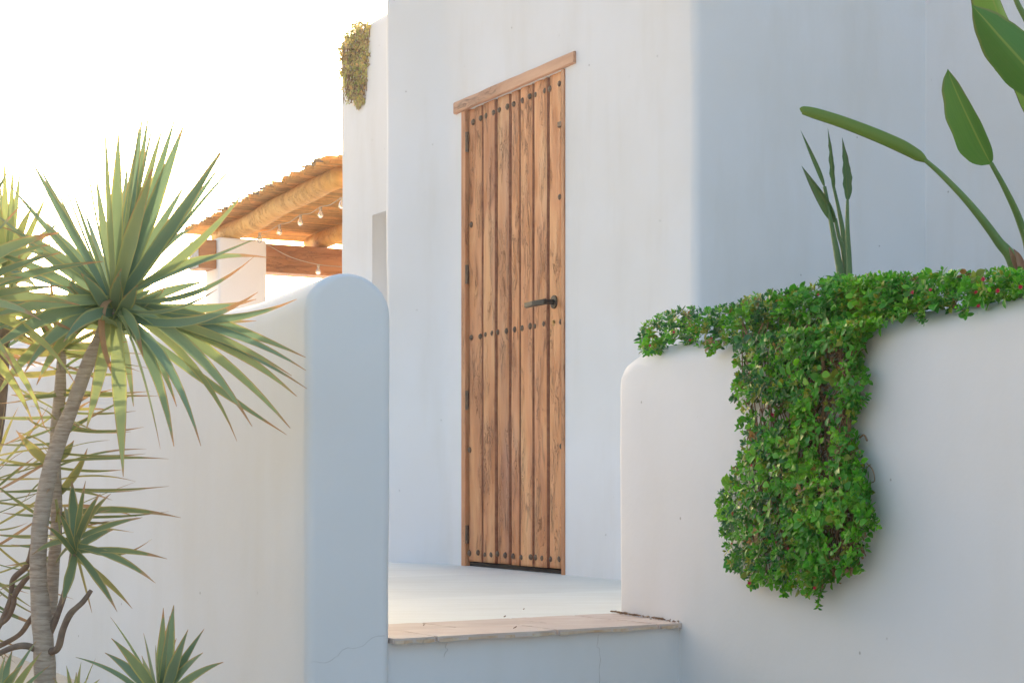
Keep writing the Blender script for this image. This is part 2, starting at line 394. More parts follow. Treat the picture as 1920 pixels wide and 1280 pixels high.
terr = link('terrace', mesh('terrace', v, f), M_PLASTER2, kind='structure')
# floor slabs of smooth cement behind the tiles, hairline joints between
def quad_slab(p, u0, u1, w0, w1, z0, z1, mat_, parent, name, jit=0, bev=.002, seed=0):
    rnd = random.Random(seed)
    c = [p+rdir*u0+rin*w0, p+rdir*u1+rin*w0, p+rdir*u1+rin*w1, p+rdir*u0+rin*w1]
    bm = bmesh.new(); vb = []
    n = 9
    ring = []
    for i in range(4):
        a, b = c[i], c[(i+1) % 4]
        for k in range(n):
            q = a.lerp(b, k/n)
            if jit and k: q += Vector((rnd.uniform(-jit, jit), rnd.uniform(-jit, jit)))
            ring.append(q)
    lo = [bm.verts.new((q.x, q.y, z0)) for q in ring]; hi = [bm.verts.new((q.x, q.y, z1+rnd.uniform(-1, 1)*jit*.15)) for q in ring]
    top = bm.faces.new(hi); bm.faces.new(lo[::-1])
    for i in range(len(ring)): bm.faces.new((lo[i], lo[(i+1) % len(ring)], hi[(i+1) % len(ring)], hi[i]))
    if bev: bmesh.ops.bevel(bm, geom=list(top.edges), offset=bev, segments=2, affect='EDGES')
    bmesh.ops.recalc_face_normals(bm, faces=bm.faces[:])
    return link(name, fill_bm(bm, name), mat_, parent)
DEPTH = .40
rows = [(DEPTH+.003, 1.29), (1.296, 2.5), (2.503, 9.5)]
for k, (a, b) in enumerate(rows):
    cuts = [(.0, 1.7), (.02, 2.3), (.05, 2.6)][k:k+1]
    for q, (u0, u1) in enumerate(cuts):
        quad_slab(RF0, u0, u1, a, b, -.0095, .0-.0006*k, M_FLOOR, terr, 'slab', bev=.0012)
# worn tiles on the edge of the step, two courses
for k, (u0, u1) in enumerate([(.0, .118), (.124, .475), (.481, .80), (.806, 1.0)]):
    quad_slab(RF0, u0, u1, -.010, .19, -.0095, .003, M_TILE, terr, 'tile', jit=.0035, bev=.003, seed=k)
    # raw terracotta shows on the broken front edge of each tile
    ring = []
    for i in range(16):
        u = lerp(u0+.004, min(u1, .875)-.004, i/15); w_ = -.0115+random.uniform(-.003, .002); q = RF0+rdir*u+rin*w_
        ring.append((q, random.uniform(-.007, -.0055)-.002*math.sin(i*.6+k)))
    vv, ff = [], []
    for i, (q, zb) in enumerate(ring):
        qi = q+rin*.012; vv += [(q.x, q.y, zb-.003), (q.x, q.y, -.0025), (qi.x, qi.y, -.0025), (qi.x, qi.y, zb-.003)]
        if i: a = 4*(i-1); b = 4*i; ff += [(a, b, b+1, a+1), (a+1, b+1, b+2, a+2), (a, a+3, b+3, b)]
    link('tile_edge', mesh('tile_edge', vv, ff), M_EDGE, terr)
for k, (u0, u1) in enumerate([(.0, .30), (.305, .585), (.590, .80), (.805, 1.0)]):
    quad_slab(RF0, u0, u1, .196, DEPTH-.003, -.0095, .0015, M_TILE, terr, 'tile', jit=.003, bev=.003, seed=k+9)

def crack(pts2, parent, name='crack', wdt=.0012):
    """thin raised ribbon of broken skim along 3D points lying on a surface, facing the viewer side"""
    P = smooth_path(pts2, 4); v, f = [], []
    for i, p in enumerate(P):
        p = p+Vector((random.uniform(-1, 1)*.002, 0, random.uniform(-1, 1)*.002))
        t = (P[min(i+1, len(P)-1)]-P[max(i-1, 0)]).normalized(); s = t.cross(Vector((0, -1, 0))).normalized()*wdt*random.uniform(.4, 1)
        v += [p+s, p-s]
        if i: f.append((2*i-2, 2*i-1, 2*i+1, 2*i))
    return link(name, mesh(name, v, f), M_CRACK, parent)
def on_line(px, py, P, d, lift=.002):
    t = hit(px, P, d); q = P+d*t; m = at(px, py, q.y); n = Vector((-d.y, d.x))
    if n.y > 0: n = -n
    return m+Vector((n.x, n.y, 0))*lift
crack([on_line(x, y, RF0, rdir) for x, y in ((1122, 1190), (1119, 1212), (1124, 1222), (1123, 1290), (1124, 1320))], terr, wdt=.00035)
crack([on_line(x, y, RF0, rdir) for x, y in ((838, 1204), (834, 1212), (838, 1218), (831, 1230))], terr, wdt=.0006)

# ------------------------------------------------------------------ house
house = empty('white_house', (.5, 8, 0), label='smooth white rendered house with a wooden plank door and softly rounded corners', cat='house')
HI = Matrix.Translation((-.5, -8, 0))
def hlink(name, v, f, m, smooth=True, **k):
    me = mesh(name, [Vector(p)-Vector((.5, 8, 0)) for p in v], f); return link(name, me, m, house, smooth, **k)
DW = hit(865.5, DP, dA)                                 # width of the frame
C1 = DP-dA*.9465                          # convex corner right of the door
C2 = C1+dB*1.106
C3 = C2-dA*2.6
bend = DP+dA*1.10
Wc = Vector((-.645, 8.43))
plan = [Vector((1.6, 11.5)), Wc+Vector((.9, .55)), Wc, bend, C1, C2, C3, C3+dB*4, Vector((6.5, 11.5)), Vector((1.6, 11.5))]
rad = [0, 0, .05, .25, .035, .004, .04, .1, 0, 0]
pts = fillet(plan, rad)
HOLE_TOP = 2.10
nin = Vector((.879, .476))
v, f, Q, zs = wall_skin(pts, -.31, 4.3, hole=(DP+dA*DW, DP.copy(), -.004, HOLE_TOP, .12, nin), wob=.009)
# keep the top closed
k = len(v); v += [Vector((q.x, q.y, 4.3)) for q in Q[:-1]]; f.append(tuple(range(k, k+len(Q)-1)))
hw = hlink('wall', v, f, M_PLASTER)
# annex wall behind, lower parapet, with a doorway recess
AN1 = Vector((-.664, 9.3)); ANc = Vector((-.984, 9.89))
AN0 = AN1-dA*.9
tj = hit(698, AN1, dA); jamb = AN1+dA*tj
plan = [ANc+dB*3.2, ANc, AN0]
pts = fillet(plan, [0, .045, 0])
v, f, Q, zs = wall_skin(pts, -.31, 2.86, hole=(jamb, jamb-dA*.75, -.004, 1.845, .13, nin), wob=.008)
# rounded parapet: roll the top inward over a quarter circle
n = len(Q); base_k = len(v); ring_prev = [(len(zs)-1)*n+i for i in range(n)]
tn = []
for i in range(n):
    t = (Q[min(i+1, n-1)]-Q[max(i-1, 0)]).normalized(); tn.append(Vector((t.y, -t.x)))
sgn = 1 if tn[-1].dot(nin) > 0 else -1
for a in range(1, 6):
    an = a*math.pi/2/5; ring = []
    for i, q in enumerate(Q):
        p = q+tn[i]*sgn*(.07*(1-math.cos(an))); v.append(Vector((p.x, p.y, 2.86+.07*math.sin(an)+.012*noise.noise(Vector((q.x*3, q.y*3, 5)))))); ring.append(len(v)-1)
    for i in range(n-1): f.append((ring_prev[i], ring_prev[i+1], ring[i+1], ring[i]))
    ring_prev = ring
k = len(v)
for i, q in enumerate(Q): p = q+nin*.4 if i > 8 else q+tn[i]*sgn*.3; v.append(Vector((p.x, p.y, 2.93)))
for i in range(n-1): f.append((ring_prev[i], ring_prev[i+1], k+i+1, k+i))
hlink('annex_wall', v, f, M_PLASTER)

# door ------------------------------------------------------------- local frame: x along the wall (to the left), y inward, z up
ang = math.atan2(dA.y, dA.x)
def dloc(px, py):                          # picture -> (u, z) on the door plane
    t = hit(px, DP, dA); d = (DP+dA*t).y; return t, EYE+(HZ-py)/F*d
# local axes: X = dA, Y = 90 deg left of dA = (-dA.y, dA.x) = outward (-.879,-.476);  so inward is -Y
hx = Vector((DP.x-.5, DP.y-8, 0))
me = fill_bm(bevbox(.004, DW-.004, -.085, -.045, .012, HOLE_TOP-.005, .002), 'door')
door = link('door', me, M_GAP, house); door.location = hx; door.rotation_euler.z = ang
UR, UL = dloc(1053.5, 600)[0], dloc(873.5, 600)[0]
for u0, u1 in ((.0005, UR-.003), (UL+.002, DW-.0005)):
    link('frame_jamb', fill_bm(bevbox(u0, u1, -.10, .003 if u0 > .5 else .006, -.003, HOLE_TOP, .004, 2), 'frame_jamb'), M_JAMB, door)
# lintel from two traced corners
ul = dloc(855, 204)[0]; ur = dloc(1080, 108)[0]
zt0 = dloc(1080, 96)[1]; zb0 = dloc(1080, 119)[1]; zt1 = dloc(855, 193)[1]; zb1 = dloc(855, 215)[1]
bm = bmesh.new(); st = 14; vs = []
for i in range(st+1):
    t = i/st; u = lerp(ur, ul, t); j = .0035*noise.noise(Vector((u*7, 3, 0))); zt = lerp(zt0, zt1, t)+j; zb = lerp(zb0, zb1, t)-j*.6
    vs.append([bm.verts.new((u, y, z)) for y, z in ((-.09, zb), (.010, zb), (.014, zb+.005), (.014, zt-.006), (.009, zt), (-.09, zt))])
for a, b in zip(vs, vs[1:]):
    for k in range(6): bm.faces.new((a[k], b[k], b[(k+1) % 6], a[(k+1) % 6]))
bm.faces.new(vs[0][::-1]); bm.faces.new(vs[-1]); bmesh.ops.recalc_face_normals(bm, faces=bm.faces[:])
link('lintel', fill_bm(bm, 'lintel'), M_LINTEL, door)
# planks with rounded, uneven arrises
edges = [1051.5, 1024.5, 996.5, 970, 952, 926.5, 901, 873]
us = [dloc(x, 500)[0] for x in edges]
ztop = min(zb0, zb1)-.004
for i in range(7):
    ztop = lerp(zb0, zb1, ((us[i]+us[i+1])/2-ur)/(ul-ur))+.004; u0, u1 = us[i]+.0056, us[i+1]-.0056; bm = bmesh.new(); rows_ = []
    NZ = 110; cols = [0, .05, .12, .22, .36, .5, .64, .78, .88, .95, 1]
    th = random.uniform(-.003, .003)
    for k in range(NZ+1):
        z = lerp(.022+random.uniform(-.001, .001), ztop, k/NZ); row = []
        e0 = .0016*noise.noise(Vector((i*9, z*5, 1))); e1 = .0016*noise.noise(Vector((i*9+4, z*5, 1)))
        for c in cols:
            u = lerp(u0+e0, u1+e1, c); dd = min(c, 1-c)*(u1-u0)
            y = -.010+th-(.012*(1-min(1, dd/.009))**2)
            g = noise.noise(Vector((u*30+i*5, z*4.5, i*3)))
            g2 = noise.noise(Vector((u*55+i*5, z*9+7, i*3)))
            y += .0012*noise.noise(Vector((u*9, z*1.5, i)))-.006*max(0, g-.18)*3*(dd > .008)-.003*max(0, g2-.25)*2*(dd > .008)
            row.append(bm.verts.new((u, y, z)))
        rows_.append([bm.verts.new((u0+e0, -.050, z))]+row+[bm.verts.new((u1+e1, -.045, z))])
    for a, b in zip(rows_, rows_[1:]):
        for q in range(len(a)-1):
            fc = bm.faces.new((a[q], a[q+1], b[q+1], b[q]))
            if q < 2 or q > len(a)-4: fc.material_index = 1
    bm.faces.new(rows_[0]); bm.faces.new(rows_[-1][::-1])
    bmesh.ops.recalc_face_normals(bm, faces=bm.faces[:])
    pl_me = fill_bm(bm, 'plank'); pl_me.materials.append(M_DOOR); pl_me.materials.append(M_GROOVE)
    link('plank', pl_me, None, door, smooth=True)
link('gap_shade_strip', fill_bm(bevbox(UR, UL, -.08, -.020, -.002, .018, .001), 'gap_shade_strip'), M_DARK, door)  # dark strip standing in for the shaded gap below the planks
# studs
def stud_mesh(r=.0135, h=.010):
    bm = bmesh.new(); rr = [(1.0, 0), (.98, .25), (.8, .62), (.45, .92), (0.12, 1.0)]; rings = []
    for q, (a, b) in enumerate(rr):
        rings.append([bm.verts.new((r*a*math.cos(k*math.pi/5)*(1+.06*math.sin(k*2.3)), h*b, r*a*math.sin(k*math.pi/5))) for k in range(10)])
    for a, b in zip(rings, rings[1:]):
        for k in range(10): bm.faces.new((a[k], a[(k+1) % 10], b[(k+1) % 10], b[k]))
    bm.faces.new(rings[-1]); bmesh.ops.recalc_face_normals(bm, faces=bm.faces[:]); me = fill_bm(bm, 'stud'); me.materials.append(M_IRON)
    me.polygons.foreach_set('use_smooth', [True]*len(me.polygons)); return me
SM = stud_mesh()
top = [(173, 595), (230, 567), (273, 548), (328, 525), (370, 505), (430, 480), (478, 460), (545, 433), (597, 402), (645, 390), (712, 360), (752, 345), (822, 308)]
mid = [(160, 1010), (227, 1002), (270, 988), (318, 978), (360, 970), (424, 962), (485, 950), (541, 940), (602, 925), (642, 925), (707, 908), (832, 893)]
bot = [(111, 1085), (160, 1083), (202, 1095), (237, 1095), (272, 1090), (315, 1098), (360, 1103), (408, 1110), (461, 1108), (491, 1110), (527, 1115), (576, 1120), (625, 1120)]
sp = [(840+x/4, 80+y/4) for x, y in top]+[(840+x/4, 380+y/4) for x, y in mid]+[(840+x/3.046, 680+y/3.046) for x, y in bot]
sp += [(880, 421), (877, 843), (1046, 369), (1049, 836)]
for x, y in sp:
    u, z = dloc(x, y); s = link('stud', SM, None, door); s.location = (u, -.012, z); s.rotation_euler = (0, random.uniform(0, 6), 0)
    s.scale = (random.uniform(.88, 1.08), 1, random.uniform(.95, 1.15))
for y0, y1 in ((248, 285), (497, 532), (732, 768), (984, 1018)):
    u, za = dloc(873, y1); _, zb = dloc(873, y0)
    v, f = tube([(UL, -.006, za), (UL, -.006, zb)], .0085, 10)
    link('hinge', mesh('hinge', v, f), M_IRON, door, smooth=False)
u, z = dloc(1050, 232)
link('latch', fill_bm(bevbox(u-.02, u+.03, -.016, -.002, z-.012, z+.012, .005, 2), 'latch'), M_IRON, door)
# handle
u, z = dloc(1036, 566)
hb = bmesh.new(); bmesh.ops.create_cone(hb, cap_ends=True, segments=28, radius1=.029, radius2=.0275, depth=.012, matrix=Matrix.Translation((u, -.008, z)) @ Matrix.Rotation(R(-90), 4, 'X'))
bmesh.ops.bevel(hb, geom=[e for e in hb.edges if len(e.link_faces) == 2 and e.calc_face_angle(0) > 1], offset=.002, segments=2, affect='EDGES')
bmesh.ops.create_cone(hb, cap_ends=True, segments=16, radius1=.011, radius2=.011, depth=.05, matrix=Matrix.Translation((u, .020, z)) @ Matrix.Rotation(R(-90), 4, 'X'))
lev = [(u-.004, .040), (u+.02, .044), (u+.075, .052), (u+.145, .050)]
prev = None
for i, (a, y) in enumerate(lev):
    hh = .0125; q = [hb.verts.new((a, y+dy, z+dz-(.001*i))) for dy, dz in ((-.006, -hh), (.006, -hh+.003), (.006, hh-.003), (-.006, hh))]
    if prev: [hb.faces.new((prev[k], q[k], q[(k+1) % 4], prev[(k+1) % 4])) for k in range(4)]
    else: hb.faces.new(q[::-1])
    prev = q
hb.faces.new(prev); bmesh.ops.recalc_face_normals(hb, faces=hb.faces[:])
link('handle', fill_bm(hb, 'handle'), M_BLACK, door)
u, z = dloc(1035, 605)
kb = bmesh.new(); bmesh.ops.create_cone(kb, cap_ends=True, segments=20, radius1=.015, radius2=.013, depth=.008, matrix=Matrix.Translation((u, -.012, z)) @ Matrix.Rotation(R(-90), 4, 'X'))
bmesh.ops.create_cone(kb, cap_ends=True, segments=12, radius1=.006, radius2=.006, depth=.012, matrix=Matrix.Translation((u, -.009, z+.004)) @ Matrix.Rotation(R(-90), 4, 'X'))
link('lock_cylinder', fill_bm(kb, 'lock_cylinder'), M_BRASS, door)

# ------------------------------------------------------------------ low garden walls  with rolled tops
def rolled_wall(P0, d, length, thick, z0, top, rise, re, rtop=0, side=1, hf=None, wob=.004):
    """P0 = corner of the visible long face at the near/far end, d = direction; thickness goes to side*perp"""
    perp = Vector((d.y, -d.x))*side
    st = [re*(1-math.cos(a*math.pi/2/7)) for a in range(8)]
    while st[-1] < length: st.append(min(length, st[-1]+.07))
    nz = int((top-rise-z0)/.12)+1
    prof = [(0, z0+(top-rise-z0)*k/nz) for k in range(nz+1)]
    prof += [(.5-.5*math.cos(a*math.pi/16), 0 if False else (top-rise)+rise*math.sin(a*math.pi/16)) for a in range(1, 16)]
    prof += [(1, z0+(top-rise-z0)*k/nz) for k in range(nz, -1, -1)]
    v, f = [], []; m = len(prof)
    for s in st:
        e = min(s, re); ins = re-math.sqrt(max(0, re*re-(re-e)**2))
        e2 = min(s, rtop) if rtop else 0; insz = (rtop-math.sqrt(max(0, rtop*rtop-(rtop-e2)**2))) if rtop else ins*.5
        for q, (a, z) in enumerate(prof):
            off = ins+(thick-2*ins)*a
            zz = z if z < top-rise-1e-6 else z-insz
            p = P0+d*s+perp*off
            nn = noise.noise(Vector((p.x*2.2, p.y*2.2, zz*2.2)))*wob+noise.noise(Vector((p.x*8, p.y*8, zz*8)))*wob*.3
            p = p+perp*nn; dz = (hf(s) if hf else 0)*(max(0, zz-z0)/(top-z0))
            v.append(Vector((p.x, p.y, zz+dz)))
    for i in range(len(st)-1):
        for q in range(m-1): f.append((i*m+q, i*m+q+1, (i+1)*m+q+1, (i+1)*m+q))
    # flat end made of strips between the front and the back of the profile
    half = (m-1)//2; kk = len(v); v += [v[q].copy() for q in range(m)]
    for q in range(half):
        a, b = kk+q, kk+m-1-q
        if b-1 > a+1: f.append((a, a+1, b-1, b))
        else: f.append((a, a+1, b))
    return v, f
LP = Vector((-.487, 4.107))
v, f = rolled_wall(LP, dA, 10.5, .2206, -.32, .885, .098, .022, hf=lambda s: -.03*min(1, s/.5)+.012*math.sin(s*1.1))
gw = link('garden_wall', mesh('garden_wall', v, f), M_PLASTER2, smooth=True,
          label='low white rendered garden wall with a rolled top behind the yuccas, left of the step', cat='garden wall')
crack([on_line(x, y, LP+Vector((0, -.006)), dB, .004) for x, y in ((583, 1240), (612, 1241), (632, 1228), (645, 1214), (672, 1213), (690, 1199), (700, 1194), (722, 1190))], gw, wdt=.00035)

for a, b in ((Vector((-3.78, 11.14)), Vector((-1.95, 12.132))), (Vector((-1.85, 12.188)), Vector((.9, 13.68)))):  # walls added beyond the garden wall to keep direct sun off the terrace
    v, f = rolled_wall(a, (b-a).normalized(), (b-a).length, .2, -.32, 1.32, .08, .004, side=1)
    link('parapet', mesh('parapet', v, f), M_PLASTER, smooth=True, label='added white sun-blocking parapet at the far end of the terrace %s the pergola pillar' % ('left of' if a.x < -2 else 'right of'), cat='parapet')

RP = Vector((.303, 5.05)); RD = Vector((.382, -.924)).normalized()
RN = Vector((-RD.y, RD.x)); RN = RN if RN.x < 0 else -RN        # outward (towards the step and the viewer)
v, f = rolled_wall(RP, RD, 4.0, .22, -.32, .765, .07, .045, rtop=.10, side=-1 if Vector((RD.y, -RD.x)).dot(RN) > 0 else 1, hf=lambda s: .006*math.sin(s*3.1)+.004*math.sin(s*7))
pw = link('planter_wall', mesh('planter_wall', v, f), M_PLASTER2, smooth=True,
          label='white planter wall on the right of the step, with green succulents spilling over it', cat='planter wall')
# side of the planter back to the house, and soil
sdv = Vector((.60, 6.36))-(RP+Vector((.03, .03)))
v, f = rolled_wall(RP+Vector((.06, -.02)), sdv.normalized(), sdv.length, .18, -.32, .70, .03, .02, side=1)
link('side_wall', mesh('side_wall', v, f), M_PLASTER2, pw, smooth=True)
v, f = prism([(.62, 4.95), (1.66, 2.2), (3.0, 4.3), (1.70, 6.85), (.80, 6.42)], -.3, .64)
link('planter_soil', mesh('planter_soil', v, f), M_SOIL, kind='structure')

# ------------------------------------------------------------------ pergola
PG = Vector((-2.03, 12.0)); pergola = empty('pergola', (PG.x, PG.y, 0), math.atan2(dB.y, dB.x),
    label='timber pergola with a cane roof and log rafters beside the house', cat='pergola')
# local: x = along dB (beam), y = along (-dB.y, dB.x) = away = dA-ish
def pbox(name, x0, x1, y0, y1, z0, z1, m, bev=.01, par=None): return link(name, fill_bm(bevbox(x0, x1, y0, y1, z0, z1, bev, 2), name), m, par or pergola)
pbox('pillar', 0, .352, 0, .30, -.02, 2.085, M_PLASTER, .02)
bl = pbox('beam', -.13, -.002, .04, .24, 1.868, 2.068, M_BEAM, .006)
link('beam_end', fill_bm(bevbox(-.136, -.129, .045, .235, 1.873, 2.063, .002), 'beam_end'), M_ENDGRAIN, bl)
pbox('beam', .354, 2.9, .04, .24, 1.868, 2.068, M_BEAM, .006)
for x, zz, r in ((.13, 2.133, .066), (.83, 2.128, .064), (1.6, 2.13, .066), (2.35, 2.13, .065)):
    P = [(x+.012*math.sin(k*.8), .36-k*.25, zz+.0105*k+.004*math.sin(k*1.7)) for k in range(0, 13)]
    P = P[:10 if x < .5 else 9]
    v, f = tube(P, [r*(1+.05*math.sin(k*2.1)) for k in range(len(P))], 14, jit=.08)
    link('rafter', mesh('rafter', v, f), M_LOG, pergola, smooth=True)
m, b, N, L, t = mat('cane')
a = N('ShaderNodeAttribute', attribute_name='tint'); n_ = N('ShaderNodeTexNoise', i_Scale=25.0, i_Detail=3.0); L(N('ShaderNodeTexCoord').outputs['Object'], n_.inputs['Vector'])
c = mixc(N, L, maprange(N, L, n_.outputs[0], .4, .7, 0, .35), a.outputs[0], (.35, .2, .08)); L(c, b.inputs['Base Color']); b.inputs['Roughness'].default_value = .6
tr = N('ShaderNodeBsdfTranslucent'); L(c, tr.inputs[0]); mx = N('ShaderNodeMixShader'); mx.inputs[0].default_value = .55
L(b.outputs[0], mx.inputs[1]); L(tr.outputs[0], mx.inputs[2]); L(mx.outputs[0], t.nodes['Material Output'].inputs[0]); M_CANE = m
def joined(list_vf, cols):
    V, Fc, C = [], [], []
    for (v, f), c in zip(list_vf, cols):
        k = len(V); V += v; Fc += [tuple(i+k for i in q) for q in f]; C += [c]*len(v)
    return V, Fc, C
items, cols = [], []
y = .74
corner_x = -.05
k = 0
while y > -2.1:
    r = random.uniform(.008, .013); z = 2.205+(.74-y)*.030+random.uniform(-.002, .004)
    x0 = -.01+random.uniform(-.05, .03); items.append(tube([(x0, y, z), (1.4, y+random.uniform(-.006, .006), z+.002), (3.0, y+random.uniform(-.01, .01), z)], r, 5))
    c = random.uniform(.75, 1.15); cols.append((.85*c, .52*c, .18*c, 1)); y -= r*1.75
V, Fc, Cc = joined(items, cols)
roof = link('roof', mesh('roof', V, Fc, col=Cc), M_CANE, pergola, kind='stuff')
items, cols = [], []
for q in range(120):
    y = random.uniform(-2.05, .78); z = 2.226+(.74-y)*.030+random.uniform(-.004, .016)
    x0 = random.uniform(-.035, .02); items.append(tube([(x0, y, z), (x0+.9, y+random.uniform(-.05, .05), z+.012), (x0+random.uniform(1.8, 3), y+random.uniform(-.12, .12), z+.01)], random.uniform(.004, .009), 4))
    c = random.uniform(.5, 1.1); cols.append((.50*c, .43*c, .35*c, 1))
V, Fc, Cc = joined(items, cols)
link('roof_thatch', mesh('roof_thatch', V, Fc, col=Cc), M_CANE, pergola, kind='stuff')
# string of clear bulbs
m, b, N, L, t = mat('clear_bulb_glass'); b.inputs['Base Color'].default_value = (1, .97, .92, 1); b.inputs['Roughness'].default_value = .05; b.inputs['Transmission Weight'].default_value = .75; b.inputs['IOR'].default_value = 1.25
M_GLASS = m
M_CORD = simple('pale_cord', (.5, .4, .28), .7)
def bulb(parent, p):
    v, f = tube([p, p+Vector((0, 0, -.02))], .010, 8); s = link('socket', mesh('socket', v, f), M_CORD, parent)
    prof = [(.008, -.018), (.009, -.026), (.015, -.039), (.018, -.050), (.016, -.060), (.010, -.068), (.003, -.071)]
    V, Fc = [], []
    for r, z in prof:
        for k in range(10): V.append(p+Vector((r*math.cos(k*math.pi/5), r*math.sin(k*math.pi/5), z)))
    for i in range(len(prof)-1):
        for k in range(10): Fc.append((i*10+k, i*10+(k+1) % 10, (i+1)*10+(k+1) % 10, (i+1)*10+k))
    link('bulb', mesh('bulb', V, Fc), M_GLASS, s, smooth=True)
sl = empty('string_light', label='string of clear bulbs hanging under the log rafters of the pergola', cat='string light')
tops = [at(487, 436, 11.9), at(524, 421, 11.55), at(563, 403, 11.2), at(601, 388, 10.85), at(640, 370, 10.5)]
pts = []
for a, b_ in zip(tops, tops[1:]):
    pts += [a, a.lerp(b_, .5)+Vector((0, 0, -.015))]
pts.append(tops[-1])
v, f = tube(smooth_path(pts, 3), .0028, 5); link('cord', mesh('cord', v, f), M_CORD, sl)
for p in tops: bulb(sl, p)
sl2 = empty('string_light', label='thin light cord with one bulb hanging in front of the dark pergola beam', cat='string light')
pts = [at(500, 458, 12.05), at(545, 482, 11.9), at(597, 496, 11.75), at(640, 500, 11.6)]
v, f = tube(smooth_path(pts, 4), .0028, 5); link('cord', mesh('cord', v, f), M_CORD, sl2)
bulb(sl2, pts[2]+Vector((0, 0, .002)))

# ------------------------------------------------------------------ yuccas
def blade_mesh(P0, P1, P2, width, twist=.5, fold=.25, seg=11, wave=0.0, basew=.75, nview=True):
    """leaf from P0 via control P1 to P2, 3 verts across"""
    V, Fc, UV = [], [], []
    for i in range(seg+1):
        t = i/seg; p = (1-t)**2*P0+2*t*(1-t)*P1+t*t*P2
        T = (2*(1-t)*(P1-P0)+2*t*(P2-P1)).normalized()
        Yv = Vector((0, 1, 0)); s = T.cross(Yv)
        if s.length < .2: s = T.cross(Vector((0, .3, 1)))
        s.normalize(); n = T.cross(s).normalized()
        a = twist+wave*math.sin(t*3.1); side = s*math.cos(a)+n*math.sin(a); nn = T.cross(side).normalized()
        if t < .12: wd = lerp(basew, .8, t/.12)
        elif t < .45: wd = lerp(.8, 1, (t-.12)/.33)
        else: wd = max(.05, 1-((t-.45)/.55)**1.4)
        wd *= width/2
        V += [p-side*wd+nn*wd*fold, p.copy(), p+side*wd+nn*wd*fold]; UV += [(0, t), (.5, t), (1, t)]
        if i:
            k = 3*i; Fc += [(k-3, k-2, k+1, k), (k-2, k-1, k+2, k+1)]
    return V, Fc, UV
def yleaf(parent, base, tip, width, bow=0, dry=0, yel=0, m=None, org=None, twist=None, seg=11, dz=None, name='leaf', wave=None):
    """bow: sideways bulge of the middle as a share of the length, up positive"""
    ln = (tip-base).length; mid = base.lerp(tip, .5)
    up = Vector((0, 0, 1)); T = (tip-base).normalized(); b_ = (up-T*T.dot(up))
    if b_.length < .25: b_ = Vector((1, 0, 0))*(1 if T.x >= 0 else -1)*-1
    b_.normalize()
    P1 = mid+b_*bow*ln*2
    if twist is None: twist = random.choice((-1, 1))*random.uniform(.15, .85)
    V, Fc, UV = blade_mesh(base, P1, tip, width, twist, random.uniform(.15, .4), seg, random.uniform(-.5, .5) if wave is None else wave)
    o = org or Vector((0, 0, 0))
    me = mesh(name, [p-o for p in V], Fc, uv=UV)
    ob = link(name, me, m or M_YUCCA, parent, smooth=True)
    ob.color = (max(0, dry), yel, 0, 1); return ob
PXM = 1/F
def rosette(parent, org, cx, cy, D, tips, L0, width, m=None, back=None, rb=.012, ydry=0, yel=0):
    """tips: (x, y, options) traced ends; the depth of each end follows from the leaf length L0"""
    C = at(cx, cy, D)
    for tp in tips:
        ex = 1.035 if tp[1] < cy-60 else 1.01
        x, y = cx+(tp[0]-cx)*ex, cy+(tp[1]-cy)*ex; o = tp[2] if len(tp) > 2 else {}
        l2 = math.hypot(x-cx, y-cy)*D*PXM; L = o.get('L', L0*random.uniform(.92, 1.06))
        dd = math.sqrt(max(0, L*L-l2*l2)); dd = min(dd, .75*L)*o.get('s', random.choice((-1, 1)))
        tip = at(x, y, D+dd); T = (tip-C).normalized()
        base = C+T*rb+Vector((0, 0, random.uniform(-.02, .015)))
        dy = (y-cy); bow = o.get('b', .0 if dy < -150 else (.05 if dy < 60 else .09))
        yleaf(parent, base, tip, width*o.get('w', random.uniform(.85, 1.1)), bow, o.get('dry', random.choice((0, 0, 0.03, .06))+ydry)*.7, o.get('y', random.choice((0, 0, .1, .3))+yel), m, org, o.get('t'))
YD = 3.85
base_xy = at(85, 1280, YD)
org = Vector((base_xy.x, base_xy.y, -.3))
yA = empty('yucca', org, label='tall yucca with big green rosette on a leaning ringed trunk', cat='yucca')
def stem(parent, pts, rads, m, org, name='trunk', seg=14, jit=.12, n=6):
    P = smooth_path(pts, n); rr = []
    for i in range(len(P)):
        t = i/(len(P)-1)*(len(rads)-1); k = min(int(t), len(rads)-2); rr.append(lerp(rads[k], rads[k+1], t-k))
    v, f = tube([p-org for p in P], rr, seg, jit=jit); return link(name, mesh(name, v, f), m, parent, smooth=True)
g0 = Vector((base_xy.x+.01, base_xy.y, -.32))
stem(yA, [g0, at(85, 1280, YD), at(80, 1180, YD), at(72, 1080, YD), at(76, 980, YD), at(97, 870, YD), at(132, 770, YD), at(166, 680, YD), at(196, 615, YD), at(214, 575, YD)],
     [.024, .024, .023, .019, .0185, .0175, .016, .015, .014, .016], M_RING, org, n=8)
stem(yA, [at(84, 1200, YD+.01), at(94, 1150, YD+.05), at(99, 1080, YD+.08), at(106, 980, YD+.1), at(104, 900, YD+.1), at(104, 820, YD+.1), at(112, 740, YD+.12), at(116, 660, YD+.14)],
     [.014, .015, .014, .0135, .013, .012, .014, .010], M_RING, org, 'branch', n=8)
s_ = lambda **k: k
